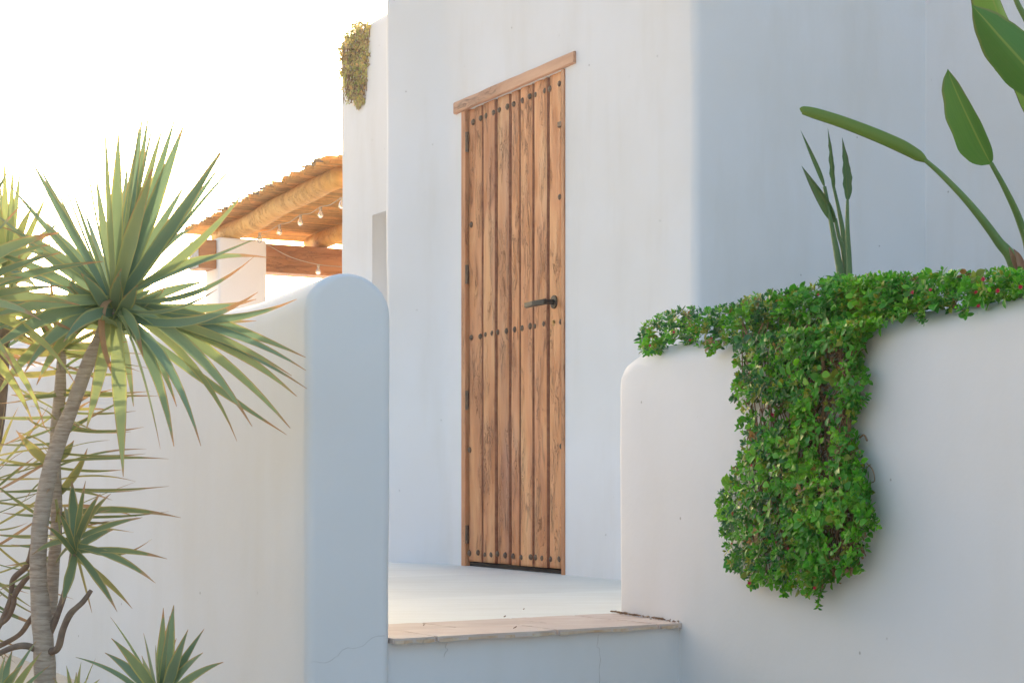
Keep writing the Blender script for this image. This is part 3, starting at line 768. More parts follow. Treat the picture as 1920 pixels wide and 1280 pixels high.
main = [(153, 228, s_(w=.35, b=-.04)), (197, 240, s_(w=.7)), (222, 255, s_(w=1.15, t=.1, s=-.6)), (265, 206, s_(w=.5)), (266, 227, s_(w=1, t=.2, s=.2)), (278, 219, s_(w=.95, s=.3)),
  (290, 219, s_(w=.8, s=.6)), (305, 239, s_(w=.8, s=-.3)), (327, 225, s_(w=.9, s=.5)), (343, 239, s_(w=1.2, t=.15, s=.2)), (414, 283, s_(w=1, s=.4)), (408, 297, s_(w=1.1, s=-.3, t=.2)),
  (412, 311, s_(w=.7, s=.5)), (455, 294, s_(w=.4, s=.5, b=.02)), (452, 364, s_(w=.8, b=-.05, s=.3)), (301, 381, s_(w=.9, L=.3, s=1)), (283, 325, s_(w=1.35, t=.1, s=-1, y=.35, L=.42)),
  (58, 301, s_(w=.75, s=-.3)), (69, 306, s_(w=.6, s=.5)), (100, 291, s_(w=.55, s=.5)), (86, 314, s_(w=.35, s=.8)), (130, 340, s_(w=.4, s=-.8)), (240, 300, s_(w=.9, s=1)),
  (497, 441, s_(w=.6, b=.0, s=-.3)), (469, 483, s_(w=.45, b=-.10, s=-.5, dry=.3)), (500, 487, s_(w=.7, b=.11, dry=.25, s=.5)), (383, 528, s_(w=.8, b=.02)), (406, 542, s_(w=.4, b=-.06)),
  (481, 548, s_(w=.8, b=-.09, dry=.25)), (478, 561, s_(w=.9, b=-.05, dry=.2)), (553, 561, s_(w=.8, b=-.10, dry=.12, s=-.3)), (478, 601, s_(w=.8, b=-.02, dry=.15)),
  (570, 669, s_(w=.95, b=.04, dry=.06, s=-.2)), (570, 693, s_(w=.9, b=.07, dry=.08, s=-.3)), (544, 703, s_(w=.75, b=.05, dry=.12, y=.4)), (528, 718, s_(w=.7, b=.04, dry=.1)),
  (572, 727, s_(w=.85, b=.05, dry=.1, s=-.2)), (553, 741, s_(w=1, b=.07, dry=.05, s=-.4, t=.2)), (541, 800, s_(w=1, b=.06, y=.4, s=-.3, dry=.05)), (470, 797, s_(w=1.05, b=.07, y=.3, dry=.1)),
  (534, 812, s_(w=.85, b=-.01, dry=.16)), (442, 824, s_(w=.9, b=.10, dry=.1, s=-.4)), (375, 833, s_(w=.8, b=.10, dry=.08)), (325, 834, s_(w=1.1, b=.09, dry=.08, s=-.6)),
  (300, 839, s_(w=.6, b=.07, dry=.1)), (231, 890, s_(w=1.15, b=.0, y=.5, s=-.5, t=.15, dry=.04)), (163, 800, s_(w=1.4, L=.32, s=-.6, y=.55, t=.1, b=-.03)), (268, 668, s_(w=.8, L=.2, b=.12, dry=.25)),
  (47, 698, s_(w=1.15, b=.09, s=-.5, t=.2)), (-12, 755, s_(w=1.1, b=.10, y=.4, s=-.3)), (-40, 636, s_(w=1.1, b=.05, s=-.5)), (-30, 668, s_(w=1.2, b=.07, s=-.6)), (70, 720, s_(w=1, b=.09, s=-.2)),
  (-10, 400, s_(w=.8)), (10, 430, s_(w=.9, s=.5)), (-30, 470, s_(w=.9, s=-.3)), (-20, 505, s_(w=.8, s=.5)), (40, 470, s_(w=.8, s=.8)), (-40, 560, s_(w=1, b=.03)), (-35, 600, s_(w=1, b=.04)),
  (20, 350, s_(w=.6, s=.4)), (120, 640, s_(w=1, L=.3, b=.08, s=-1)), (430, 640, s_(w=.9, b=.06, s=.6)), (400, 700, s_(w=.9, b=.08, s=.8)), (330, 760, s_(w=.9, b=.09, s=.9)),
  (360, 430, s_(w=.9, s=1)), (160, 400, s_(w=.9, s=1)), (90, 420, s_(w=.9, s=.8)), (250, 760, s_(w=.9, b=.08, s=1)), (180, 330, s_(w=.8, s=.6)), (345, 350, s_(w=.8, s=.7))]
rosette(yA, org, 216, 572, YD, main, .46, .0285, rb=.016)
# the dead strap folded over the heart of the rosette
C = at(216, 572, YD)
dead = smooth_path([at(212, 560, YD-.02), at(195, 572, YD-.05), at(190, 610, YD-.06), at(197, 660, YD-.06), at(212, 700, YD-.055), at(226, 728, YD-.05)], 4)
V, Fc, UV = [], [], []
for i, p in enumerate(dead):
    t = i/(len(dead)-1); wd = .008*(1-t**2*.8); V += [p-org-Vector((wd, 0, 0)), p-org+Vector((0, -.003, 0)), p-org+Vector((wd, .002, 0))]; UV += [(0, .99), (.5, .99), (1, .99)]
    if i: k = 3*i; Fc += [(k-3, k-2, k+1, k), (k-2, k-1, k+2, k+1)]
dl = link('leaf', mesh('leaf', V, Fc, uv=UV), M_YUCCA, yA, smooth=True, label='dry tan leaf folded down over the trunk'); dl.color = (1, 0, 0, 1)
# leaf bases around the heart
for k in range(26):
    a = random.uniform(0, 6.28); r = random.uniform(.01, .02); b0 = C+Vector((math.cos(a)*.012, math.sin(a)*.012, random.uniform(-.05, .0)))
    tp = b0+Vector((math.cos(a)*.10, math.sin(a)*.10, random.uniform(.0, .09)))
    yleaf(yA, b0, tp, .034, .02, .0, .1, None, org, None, 6)
# narrow leaves up the second stem
D2 = YD+.1
def stem_leaves(parent, org, path, n, L, width, tips=(), up=.2, m=None, mn=.25):
    P = smooth_path(path, 8)
    for x, y, *r in tips:
        o = r[0] if r else {}
        tp = at(x, y, D2+random.uniform(-.12, .12)); b0 = min(P, key=lambda q: abs(q.z-(tp.z-o.get('dz', .0))))
        yleaf(parent, b0+Vector((0, random.uniform(-.01, .01), 0)), tp, o.get('w', width), o.get('b', -.03), o.get('dry', .08), o.get('y', .2), m or M_YUCCA_THIN, org)
    for k in range(n):
        t = random.random(); b0 = P[min(len(P)-1, int(t*len(P)))]; a = random.uniform(0, 2*math.pi); l = L*random.uniform(.6, 1.1)
        e = random.uniform(-.6, .6)+up*(t**3)*2
        tp = b0+Vector((math.cos(a)*l*math.cos(e), math.sin(a)*l*math.cos(e)*.8, math.sin(e)*l))
        if tp.y > 4.75: tp.y = 4.6
        yleaf(parent, b0, tp, width*random.uniform(.5, 1.1), random.uniform(-.06, .08), random.choice((0, .05, .15, .3, .8)), random.choice((0, .2, .5, .8)), m or M_YUCCA_THIN, org, seg=9)
path2 = [at(104, 1040, D2), at(104, 900, D2), at(106, 820, D2), at(112, 740, D2+.02), at(116, 650, D2+.04)]
t2 = [(297, 742, s_(b=.0)), (250, 700), (282, 733), (255, 770), (270, 800, s_(b=-.05)), (273, 850), (317, 860, s_(b=.02)), (231, 880), (317, 911, s_(b=-.02)), (273, 917, s_(b=-.04, dry=.2)), (317, 958), (339, 970, s_(b=.05, w=.016)), (264, 971, s_(b=-.06)),
      (164, 840, s_(w=.024, y=.5, b=-.08, dz=.11, dry=.02)), (139, 825, s_(w=.026, y=.3, b=-.08, dz=.05, dry=0)), (30, 806, s_(w=.024, y=.5, dz=.08, b=-.03, dry=0)), (240, 640, s_(w=.02)), (225, 660, s_(w=.02)), (20, 740, s_(w=.014)), (-20, 830), (-20, 870), (-30, 780), (-20, 920), (0, 960), (-20, 1000), (10, 1060), (-10, 1110), (20, 1020),
      (0, 700, s_(w=.018, y=.7)), (-20, 650, s_(w=.02, y=.8)), (10, 625, s_(w=.02, y=.8)), (215, 600, s_(w=.02)), (60, 560, s_(w=.022)), (170, 590, s_(w=.022)), (95, 520, s_(w=.022)), (140, 500, s_(w=.022)), (70, 600, s_(w=.02))]
stem_leaves(yA, org, path2, 52, .22, .0085, t2)
# small side rosette
rosette(yA, org, 140, 1024, YD-.05, [(135, 905, s_(w=1.5, t=.1)), (160, 905), (187, 928, s_(w=1.1)), (206, 928), (266, 970, s_(b=.03)), (212, 993, s_(w=1.3, b=.05)), (283, 1010, s_(b=-.16, w=.5, dry=.4)), (312, 1047, s_(b=.05, dry=.1)),
  (290, 1092, s_(b=.07, w=1.1)), (247, 1139, s_(w=1.1, y=.6, b=.04)), (219, 1145, s_(w=1.3, b=.04)), (172, 1147, s_(w=1.1, y=1, b=.02, dry=.1)), (116, 1131, s_(w=1.4, b=-.02, y=.1)), (60, 1040), (110, 960), (85, 985), (100, 1065), (175, 960, s_(s=1)), (120, 950), (70, 1010), (150, 940)], .2, .0155, M_YUCCA_THIN, rb=.005)
stem(yA, [at(92, 1190, YD), at(112, 1140, YD-.01), at(128, 1085, YD-.03), at(138, 1030, YD-.05)], [.008, .007, .006, .007], M_TWIG, org, 'branch', 8)
stem(yA, [at(88, 1222, YD), at(108, 1215, YD-.03), at(118, 1180, YD-.04), at(132, 1150, YD-.05), at(155, 1128, YD-.05), at(171, 1106, YD-.05)], [.009, .008, .0075, .007, .006, .0045], M_TWIG, org, 'branch', 8)
stem(yA, [at(72, 1218, YD), at(50, 1210, YD-.02), at(25, 1213, YD-.03), at(-15, 1230, YD-.03)], [.009, .0075, .007, .0065], M_TWIG, org, 'branch', 8)
stem(yA, [at(84, 1130, YD+.05), at(58, 1160, YD+.12), at(35, 1190, YD+.15), at(-10, 1215, YD+.2)], [.006, .0065, .006, .006], M_TWIG, org, 'branch', 8)
stem(yA, [at(62, 1020, YD+.02), at(50, 1060, YD+.1), at(25, 1085, YD+.13), at(20, 1120, YD+.14), at(5, 1160, YD+.14), at(-10, 1190, YD+.14)], [.006, .007, .007, .006, .006, .005], M_TWIG, org, 'branch', 8)
stem(yA, [at(60, 1070, YD+.1), at(30, 1110, YD+.12), at(25, 1135, YD+.12), at(12, 1160, YD+.13), at(-15, 1180, YD+.14)], [.006, .007, .006, .006, .005], M_TWIG, org, 'branch', 8)

# left neighbour, its heart outside the picture
D3 = 3.7; o3 = Vector((at(-120, 560, D3).x, D3, -.3))
yB = empty('yucca', o3, label='yucca whose brown tipped leaves reach in from the left edge', cat='yucca')
stem(yB, [Vector((o3.x, D3, -.32)), at(-110, 1200, D3), at(-125, 900, D3), at(-122, 590, D3)], [.026, .024, .02, .018], M_RING, o3)
rosette(yB, o3, -120, 575, D3, [(108, 440, s_(w=1.2, b=.09, y=.3, dry=.22, s=-.2)), (100, 460, s_(w=.7, b=.07, y=.3, dry=.15)), (112, 476, s_(w=.7, dry=.12, b=.05)), (183, 493, s_(w=.9, b=.05, dry=.12)), (116, 536, s_(w=.7, b=.03, dry=.1, y=.3)),
  (147, 572, s_(w=1.1, b=.05, y=.3, dry=.1)), (128, 585, s_(w=.7, dry=.15)), (75, 600, s_(w=1.0, b=.08, y=.5, dry=.15)), (150, 628, s_(w=.7, b=.1, dry=.2, y=.6)), (138, 717, s_(w=.8, b=.16, dry=.1, y=.7)), (60, 790, s_(w=.9, b=.1, y=.8)), (82, 800, s_(w=.7, b=.12, y=.9, dry=.1)), (30, 700, s_(w=.9, y=.8, dry=.2)),
  (60, 640), (40, 520), (55, 370, s_(w=.4, b=.02, dry=.4)), (10, 330), (-60, 200), (-180, 230), (-330, 400), (-350, 600), (-250, 800), (-100, 880), (-50, 250), (-200, 300), (-300, 500), (-200, 850)], .34, .027, rb=.014)
D4 = 4.15; o4 = Vector((at(15, 520, D4).x, D4, -.3))
yC = empty('yucca', o4, label='upright yellowish yucca glowing against the sky at the left edge', cat='yucca')
stem(yC, [Vector((o4.x-.05, D4, -.32)), at(-30, 1000, D4), at(0, 750, D4), at(12, 540, D4)], [.02, .018, .016, .014], M_TWIG, o4)
rosette(yC, o4, 14, 520, D4, [(8, 300, s_(w=.9, t=.2)), (24, 318, s_(w=.9, t=.2)), (38, 322, s_(w=.9, t=.2)), (0, 345), (-12, 330), (88, 365, s_(w=.8)), (60, 390), (110, 420), (95, 470, s_(w=.7)), (-60, 400), (-40, 360), (70, 540, s_(b=.05)), (60, 600, s_(b=.08)), (-60, 560), (30, 640, s_(b=.04)), (100, 510), (-20, 620)], .27, .020, yel=.25, rb=.01)
stem_leaves(yC, o4, [at(8, 700, D4), at(12, 620, D4), at(14, 540, D4)], 26, .2, .014, (), .3, M_YUCCA)
# narrow leaved plant low on the left
D5 = 4.05; o5 = Vector((at(-40, 1200, D5).x, D5, -.3))
yD = empty('yucca', o5, label='straggly narrow leaved yucca low at the left edge beside the forked trunk', cat='yucca')
stem(yD, [Vector((o5.x, D5, -.32)), at(-40, 1150, D5), at(-20, 1000, D5), at(-8, 860, D5)], [.014, .012, .011, .009], M_TWIG, o5)
D2 = D5
stem_leaves(yD, o5, [at(-40, 1180, D5), at(-28, 1050, D5), at(-12, 940, D5), at(-8, 860, D5)], 62, .21, .0075, (), .2)
# low plants at the foot of the wall
def low(name_lbl, cx, cy, D, tips, L, wd, yel=0):
    o = Vector((at(cx, cy, D).x, D, -.3)); e = empty('yucca', o, label=name_lbl, cat='yucca')
    stem(e, [Vector((o.x, D, -.32)), at(cx, cy+15, D)], [.012, .010], M_RING, o)
    rosette(e, o, cx, cy, D, tips, L, wd, rb=.006, yel=yel); return e
low('young green yucca rosette at the foot of the white wall, right of the trunks', 300, 1318, 3.75,
    [(210, 1161, s_(w=.35, b=.03)), (212, 1200, s_(w=.9, b=.04)), (200, 1226, s_(w=.9, b=.05)), (306, 1145, s_(w=.8)), (325, 1140, s_(w=1.2, t=.1)), (318, 1160, s_(w=1.2)), (267, 1231, s_(w=.8, b=0)), (292, 1212, s_(w=.8)), (351, 1184, s_(w=1, b=.02)), (380, 1183, s_(w=.9, b=.02)), (378, 1226, s_(w=1.1, b=.04)), (415, 1243, s_(w=.9, b=.07)),
     (250, 1260), (147, 1234, s_(w=.6, b=.08)), (340, 1240), (430, 1300), (180, 1300), (330, 1200, s_(s=.5)), (270, 1190, s_(s=1, w=.7))], .225, .027)
low('small low yucca tuft right at the foot of the forked trunk', 140, 1345, 3.8,
    [(125, 1250), (130, 1262, s_(w=.6)), (165, 1272), (152, 1243), (178, 1237, s_(w=.5)), (100, 1270, s_(w=.6)), (185, 1275), (160, 1300), (110, 1300), (215, 1290, s_(w=.6)), (143, 1262), (60, 1300)], .15, .014, .4)
low('low green yucca tuft in the bottom left corner', -10, 1345, 3.7,
    [(22, 1222, s_(w=1.1)), (66, 1205, s_(w=.9, b=.03)), (75, 1225, s_(w=.9, b=.03)), (10, 1230), (-20, 1220), (40, 1250), (90, 1250, s_(w=.6)), (55, 1290), (-60, 1250), (-70, 1300)], .19, .02, .1)

# ------------------------------------------------------------------ trailing succulents
def pip(x, y, poly):
    c = False; j = len(poly)-1
    for i in range(len(poly)):
        xi, yi = poly[i]; xj, yj = poly[j]
        if (yi > y) != (yj > y) and x < (xj-xi)*(y-yi)/(yj-yi)+xi: c = not c
        j = i
    return c
def edist(x, y, poly):
    b = 1e9
    for i in range(len(poly)):
        x1, y1 = poly[i]; x2, y2 = poly[(i+1) % len(poly)]; dx, dy = x2-x1, y2-y1
        t = max(0, min(1, ((x-x1)*dx+(y-y1)*dy)/(dx*dx+dy*dy+1e-9))); b = min(b, math.hypot(x-x1-t*dx, y-y1-t*dy))
    return b
LV = [(0, .12), (.25, .8), (.5, 1), (.75, .78), (1, .04)]
class Leaves:
    def __init__(s): s.V = []; s.F = []; s.U = []; s.C = []
    def leaf(s, p, d, n, ln, wd, cup, col):
        side = d.cross(n).normalized(); n = side.cross(d).normalized(); k = len(s.V)
        for i, (t, w_) in enumerate(LV):
            c = p+d*(t*ln)+n*(cup*ln*(t*t)-.15*ln*t*cup); h = w_*wd/2
            s.V += [tuple(c-side*h+n*h*.35), tuple(c), tuple(c+side*h+n*h*.35)]; s.U += [(0, t), (.5, t), (1, t)]; s.C += [col]*3
            if i: a = k+3*i; s.F += [(a-3, a-2, a+1, a), (a-2, a-1, a+2, a+1)]
    def sprig(s, p, ax, size, col, pairs=3, wr=.6):
        ax = ax.normalized(); e1 = ax.cross(Vector((.3, .5, .81))).normalized(); e2 = ax.cross(e1)
        a0 = random.uniform(0, 3.14)
        for q in range(pairs):
            a = a0+q*1.57+random.uniform(-.3, .3); open_ = .95-.28*q
            sz = size*(1-.2*q)*random.uniform(.8, 1.15)
            for h in (0, math.pi):
                rd = e1*math.cos(a+h)+e2*math.sin(a+h); d = (rd*open_+ax*(1.05-open_)).normalized()
                cc = random.uniform(.8, 1.25); cc = (col[0]*cc*(1+.25*q), col[1]*cc*(1+.14*q), col[2]*cc, 1)
                s.leaf(p+ax*(q*size*.22), d, (ax-rd*.25).normalized(), sz, sz*wr*random.uniform(.85, 1.15), random.uniform(-.35, .25), cc)
    def mesh(s, name): return mesh(name, s.V, s.F, uv=s.U, col=s.C)
def on_plane(px, py, off):
    P = RP+RN*off; t = hit(px, P, RD); q = P+RD*t; return at(px, py, q.y), t
drape = [(1380, 640), (1384, 690), (1376, 745), (1402, 790), (1394, 850), (1374, 885), (1350, 935), (1344, 965), (1362, 1010), (1368, 1062), (1405, 1092), (1470, 1100), (1508, 1108), (1536, 1134), (1556, 1096), (1606, 1066), (1626, 1018), (1638, 965),
         (1634, 905), (1612, 850), (1606, 790), (1622, 712), (1612, 668), (1636, 622), (1700, 590), (1700, 520), (1380, 560)]
band = [(1196, 660), (1203, 620), (1240, 592), (1290, 580), (1330, 585), (1375, 572), (1430, 566), (1462, 552), (1520, 542), (1560, 524), (1610, 526), (1650, 519), (1710, 520), (1760, 514), (1830, 520), (1880, 512), (2000, 515),
        (2000, 556), (1925, 556), (1862, 566), (1800, 582), (1760, 578), (1700, 592), (1640, 620), (1620, 650), (1400, 650), (1372, 642), (1340, 658), (1310, 650), (1270, 644), (1240, 662)]
PAL = [(c[0]*1.25, c[1]*1.5, c[2]*1.1) for c in [(.06, .22, .014), (.045, .175, .02), (.035, .15, .03), (.085, .26, .015), (.13, .27, .018), (.05, .19, .018)]]
org6 = Vector((1.0, 4.0, .7))
succ = empty('trailing_succulent', org6, label='dense green succulent with tiny red flowers spilling down the white planter wall', cat='trailing plant')
G = Leaves(); single = []; stems = []
def patchcol(x, y):
    if random.random() < .12: return (.20, .26, .03)
    if random.random() < .02: return (.26, .16, .06)
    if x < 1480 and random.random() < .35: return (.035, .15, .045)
    c = noise.noise(Vector((x*.012, y*.012, 3))); base = PAL[int((c+.5)*5.99) % 6] if abs(c) < .5 else PAL[3]
    o = random.choice(PAL); m_ = .5; return tuple(base[i]*(1-m_)+o[i]*m_ for i in range(3))
def bald(x, y):                          # places where the dead inner twigs show
    return noise.noise(Vector((x*.017, y*.011, 9)))+.42*math.exp(-((x-1555)/42)**2)*(1 if 600 < y < 900 else .3)+.5*math.exp(-((x-1590)/35)**2-((y-1040)/32)**2)
cnt = 0
for poly, N0, kind in ((drape, 2100, 'd'), (band, 1600, 'b')):
    xs = [p[0] for p in poly]; ys = [p[1] for p in poly]; k = 0
    while k < N0:
        x = random.uniform(min(xs), max(xs)); y = random.uniform(min(ys), max(ys))
        if not pip(x, y, poly): continue
        ed = min(1, edist(x, y, poly)/45); bd = bald(x, y)
        if kind == 'd' and bd > .46 and random.random() < .85: continue
        k += 1
        low_ = max(0, min(1, (y-840)/130)); T = .02+(.055+.035*low_)*math.sqrt(ed)
        wd_ = RP+RD*hit(x, RP, RD); ywall = HZ-(.745-EYE)*F/wd_.y
        if y < ywall+6: off = random.uniform(-.10, .025)
        else: off = T*random.uniform(.35, 1)
        p, t = on_plane(x, y, off)
        n3 = Vector((RN.x, RN.y, 0))
        ax = (n3*(.9 if y > ywall else .35)+Vector((0, 0, .75 if y < ywall+40 else .35))+Vector((random.gauss(0, .5), random.gauss(0, .4), random.gauss(0, .4))))
        if kind == 'd' and x < 1430: ax += Vector((-.5, -.2, 0))
        big_ = random.random() < (.16 if x > 1480 else .06)
        size = random.uniform(.015, .022)*(1.35 if big_ else 1)*(4.1/ max(3.5, p.y))**-.3
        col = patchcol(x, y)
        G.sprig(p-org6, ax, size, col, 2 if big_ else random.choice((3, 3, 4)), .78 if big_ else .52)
        if random.random() < .22: stems.append((p, off))
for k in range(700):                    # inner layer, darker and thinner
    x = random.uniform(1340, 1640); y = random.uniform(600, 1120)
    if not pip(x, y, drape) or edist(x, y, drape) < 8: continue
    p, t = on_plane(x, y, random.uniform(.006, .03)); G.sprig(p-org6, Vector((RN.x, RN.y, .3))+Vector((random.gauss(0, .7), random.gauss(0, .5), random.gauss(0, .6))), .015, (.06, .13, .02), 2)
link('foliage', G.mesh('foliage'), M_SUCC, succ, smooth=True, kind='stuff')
# the largest leaves one by one
kinds = []
for c in PAL[:5]:
    g = Leaves(); g.leaf(Vector((0, 0, 0)), Vector((0, 1, 0)), Vector((0, 0, 1)), 1, .68, -.2, c+(1,)); me = g.mesh('leaf'); me.materials.append(M_SUCC)
    me.polygons.foreach_set('use_smooth', [True]*len(me.polygons)); kinds.append(me)
k = 0
while k < 170:
    x = random.uniform(1390, 1900); y = random.uniform(530, 1100)
    if not (pip(x, y, drape) or pip(x, y, band)) or (x < 1470 and random.random() < .6): continue
    wd_ = RP+RD*hit(x, RP, RD); ywall = HZ-(.745-EYE)*F/wd_.y
    if y < ywall: continue
    ed = min(1, edist(x, y, drape if y > 640 else band)/45); low_ = max(0, min(1, (y-840)/130))
    p, t = on_plane(x, y, .02+(.06+.035*low_)*math.sqrt(ed)*random.uniform(.75, 1.05))
    o = link('leaf', random.choice(kinds), None, succ); o.location = p-org6; sz = random.uniform(.015, .025)
    z_ax = Vector((RN.x+random.gauss(0, .35), RN.y+random.gauss(0, .3), .25+random.gauss(0, .3))).normalized()
    y_ax = Vector((random.gauss(0, 1), random.gauss(0, .4), random.gauss(0, 1))); y_ax = (y_ax-z_ax*y_ax.dot(z_ax)).normalized(); x_ax = y_ax.cross(z_ax)
    o.rotation_euler = Matrix((x_ax, y_ax, z_ax)).transposed().to_euler(); o.scale = (sz, sz, sz); k += 1
# loose shoots that trail clear of the mass
for (x, y), (x2, y2) in (((1540, 1100), (1534, 1136)), ((1480, 1095), (1470, 1112)), ((1372, 930), (1346, 942)), ((1385, 1050), (1368, 1066)), ((1630, 960), (1644, 985)), ((1612, 760), (1626, 742)), ((1612, 700), (1628, 712)), ((1425, 1085), (1408, 1100)), ((1395, 700), (1380, 716)), ((1400, 780), (1382, 800)), ((1600, 1050), (1614, 1066)), ((1350, 640), (1330, 662)), ((1720, 585), (1730, 602)), ((1800, 575), (1812, 590)), ((1230, 655), (1212, 664))):
    a_, b_ = on_plane(x, y, .04)[0], on_plane(x2, y2, .035)[0]
    v, f = tube([a_-org6, b_-org6], .0012, 5); link('shoot', mesh('shoot', v, f), M_GREENSTEM, succ)
    g = Leaves()
    for q in range(6):
        t_ = (q+1)/6; g.sprig(a_.lerp(b_, t_)-org6, (b_-a_).normalized()+Vector((random.gauss(0, .3), 0, random.gauss(0, .3))), .015, random.choice(PAL), 2)
    link('shoot_leaves', g.mesh('shoot_leaves'), M_SUCC, succ, smooth=True, kind='stuff')
# dead inner stems hanging down the wall
items = []
for q in range(260):
    x = random.uniform(1395, 1615); y0 = random.uniform(600, 1000)
    pts = []
    for i in range(5):
        yy = y0+i*random.uniform(18, 42); xx = x+random.gauss(0, 9)
        if pip(xx, yy, drape) and edist(xx, yy, drape) > 10: pts.append(on_plane(xx, yy, random.uniform(.006, .045))[0]-org6)
    if len(pts) > 2: items.append(tube(pts, random.uniform(.0009, .0022), 4))
for q in range(240):                     # crumpled dead flower heads
    x, y = random.choice([(1560, 640), (1545, 700), (1570, 830), (1590, 1045), (1560, 1060), (1545, 900), (1580, 660), (1420, 815), (1530, 760), (1600, 1030)])
    x += random.gauss(0, 16); y += random.gauss(0, 16)
    if not pip(x, y, drape): continue
    p = on_plane(x, y, random.uniform(.02, .055))[0]-org6
    items.append(tube([p, p+Vector((random.gauss(0, .006), random.gauss(0, .004), random.gauss(0, .006))), p+Vector((random.gauss(0, .009), random.gauss(0, .004), -.006+random.gauss(0, .008)))], random.uniform(.0015, .004), 4))
V, Fc, _ = joined(items, [0]*len(items))
link('dead_stems', mesh('dead_stems', V, Fc), M_DEADTW, succ, kind='stuff')
# hanging ends and a dry curl below
for pts, r in (([(1560, 1075), (1556, 1082), (1560, 1096)], .0013), ([(1560, 1080), (1572, 1080), (1570, 1090), (1577, 1093)], .0013), ([(1632, 905), (1640, 900), (1636, 880), (1625, 868)], .0012), ([(1612, 820), (1620, 815), (1626, 826)], .0022)):
    v, f = tube(smooth_path([on_plane(x, y, .02)[0]-org6 for x, y in pts], 4), r, 5); link('twig', mesh('twig', v, f), M_DEADTW, succ)
# flowers
def flower_mesh():
    bm = bmesh.new()
    for k in range(11):
        a = k*2*math.pi/11; t = Vector((math.cos(a), math.sin(a), .7)); s = Vector((-math.sin(a), math.cos(a), 0))*.16
        bm.faces.new([bm.verts.new(q) for q in (Vector((0, 0, 0))-s*.4, t*.5-s, t, t*.5+s)])
    bmesh.ops.create_icosphere(bm, subdivisions=1, radius=.38, matrix=Matrix.Translation((0, 0, .1)))
    me = fill_bm(bm, 'flower'); me.materials.append(M_FLOWER); return me
FM = flower_mesh()
fl = [(1410, 873), (1433, 964), (1482, 968), (1505, 1003), (1453, 1015), (1397, 1012), (1526, 1101), (1405, 1092), (1575, 898), (1532, 905), (1372, 1017), (1448, 823), (1478, 1028), (1462, 641), (1449, 776), (1335, 633), (1265, 623), (1219, 648), (1536, 643),
      (1712, 550), (1829, 546), (1834, 574), (1873, 546), (1845, 524), (1914, 538), (1745, 545), (1445, 938), (1376, 962), (1535, 553), (1294, 638)]
for x, y in fl:
    p, t = on_plane(x, y, .085 if (y > 850) else (.06 if y > 660 else .035)); o = link('flower', FM, None, succ); o.location = p-org6
    s = random.uniform(.0042, .0062); o.scale = (s, s, s*1.3); o.rotation_euler = (R(90)+random.gauss(0, .4), 0, random.gauss(-.6, .5))

# pale climber on the annex parapet
org7 = at(665, 60, 9.75)
cl = [(693, 44), (672, 40), (655, 52), (645, 72), (633, 92), (637, 118), (640, 140), (648, 150), (640, 165), (652, 185), (664, 186), (674, 208), (682, 190), (687, 160), (687, 130), (694, 100), (690, 70)]
clm = empty('hanging_succulent', org7, label='yellowish hanging succulent on the corner of the annex parapet, against the bright sky', cat='hanging plant')
G = Leaves(); k = 0; items = []
while k < 470:
    x = random.uniform(632, 696); y = random.uniform(40, 208)
    if not pip(x, y, cl): continue
    k += 1; e = min(1, edist(x, y, cl)/14); dpt = 9.83-.05-.12*math.sqrt(e)*random.random()+(.22 if y < 75 else 0)*random.random()
    if x > 645: dpt = min(dpt, 9.89-(x-638)*.0066-.03)
    c = random.choice([(.40, .40, .13), (.46, .42, .14), (.32, .38, .10), (.50, .38, .16), (.36, .29, .15)])
    p = at(x, y, dpt)-org7; G.sprig(p, Vector((random.gauss(-.3, .6), random.gauss(-.5, .5), random.gauss(.2, .6))), random.uniform(.016, .026), c, random.choice((2, 3)), .6)
    if k % 2 == 0: items.append(tube([p, p+Vector((random.gauss(0, .01), 0.01, -.04)), p+Vector((random.gauss(0, .015), .01, -.09))] if y < 165 else [p, p+Vector((0, .005, .03)), p+Vector((.003, .01, .06))], .0022, 4))
for (x, y), (x2, y2) in (((690, 55), (668, 38)), ((672, 60), (676, 36)), ((655, 70), (640, 70)), ((645, 95), (629, 92)), ((645, 140), (634, 150)), ((660, 170), (652, 192)), ((672, 180), (675, 210)), ((680, 160), (688, 182)), ((690, 85), (701, 80)), ((690, 100), (698, 110))):
    a_, b_ = at(x, y, 9.72), at(x2, y2, 9.7); items.append(tube([a_-org7, b_-org7], .0022, 4))
    for q in range(5): G.sprig(a_.lerp(b_, (q+1)/5)-org7, (b_-a_).normalized()+Vector((random.gauss(0, .5), 0, random.gauss(0, .5))), .019, random.choice([(.40, .42, .13), (.46, .42, .14), (.32, .40, .10)]), 2)
link('foliage', G.mesh('foliage'), M_SUCC, clm, smooth=True, kind='stuff')
V, Fc, _ = joined(items, [0]*len(items)); link('stems', mesh('stems', V, Fc), M_DEADTW, clm, kind='stuff')

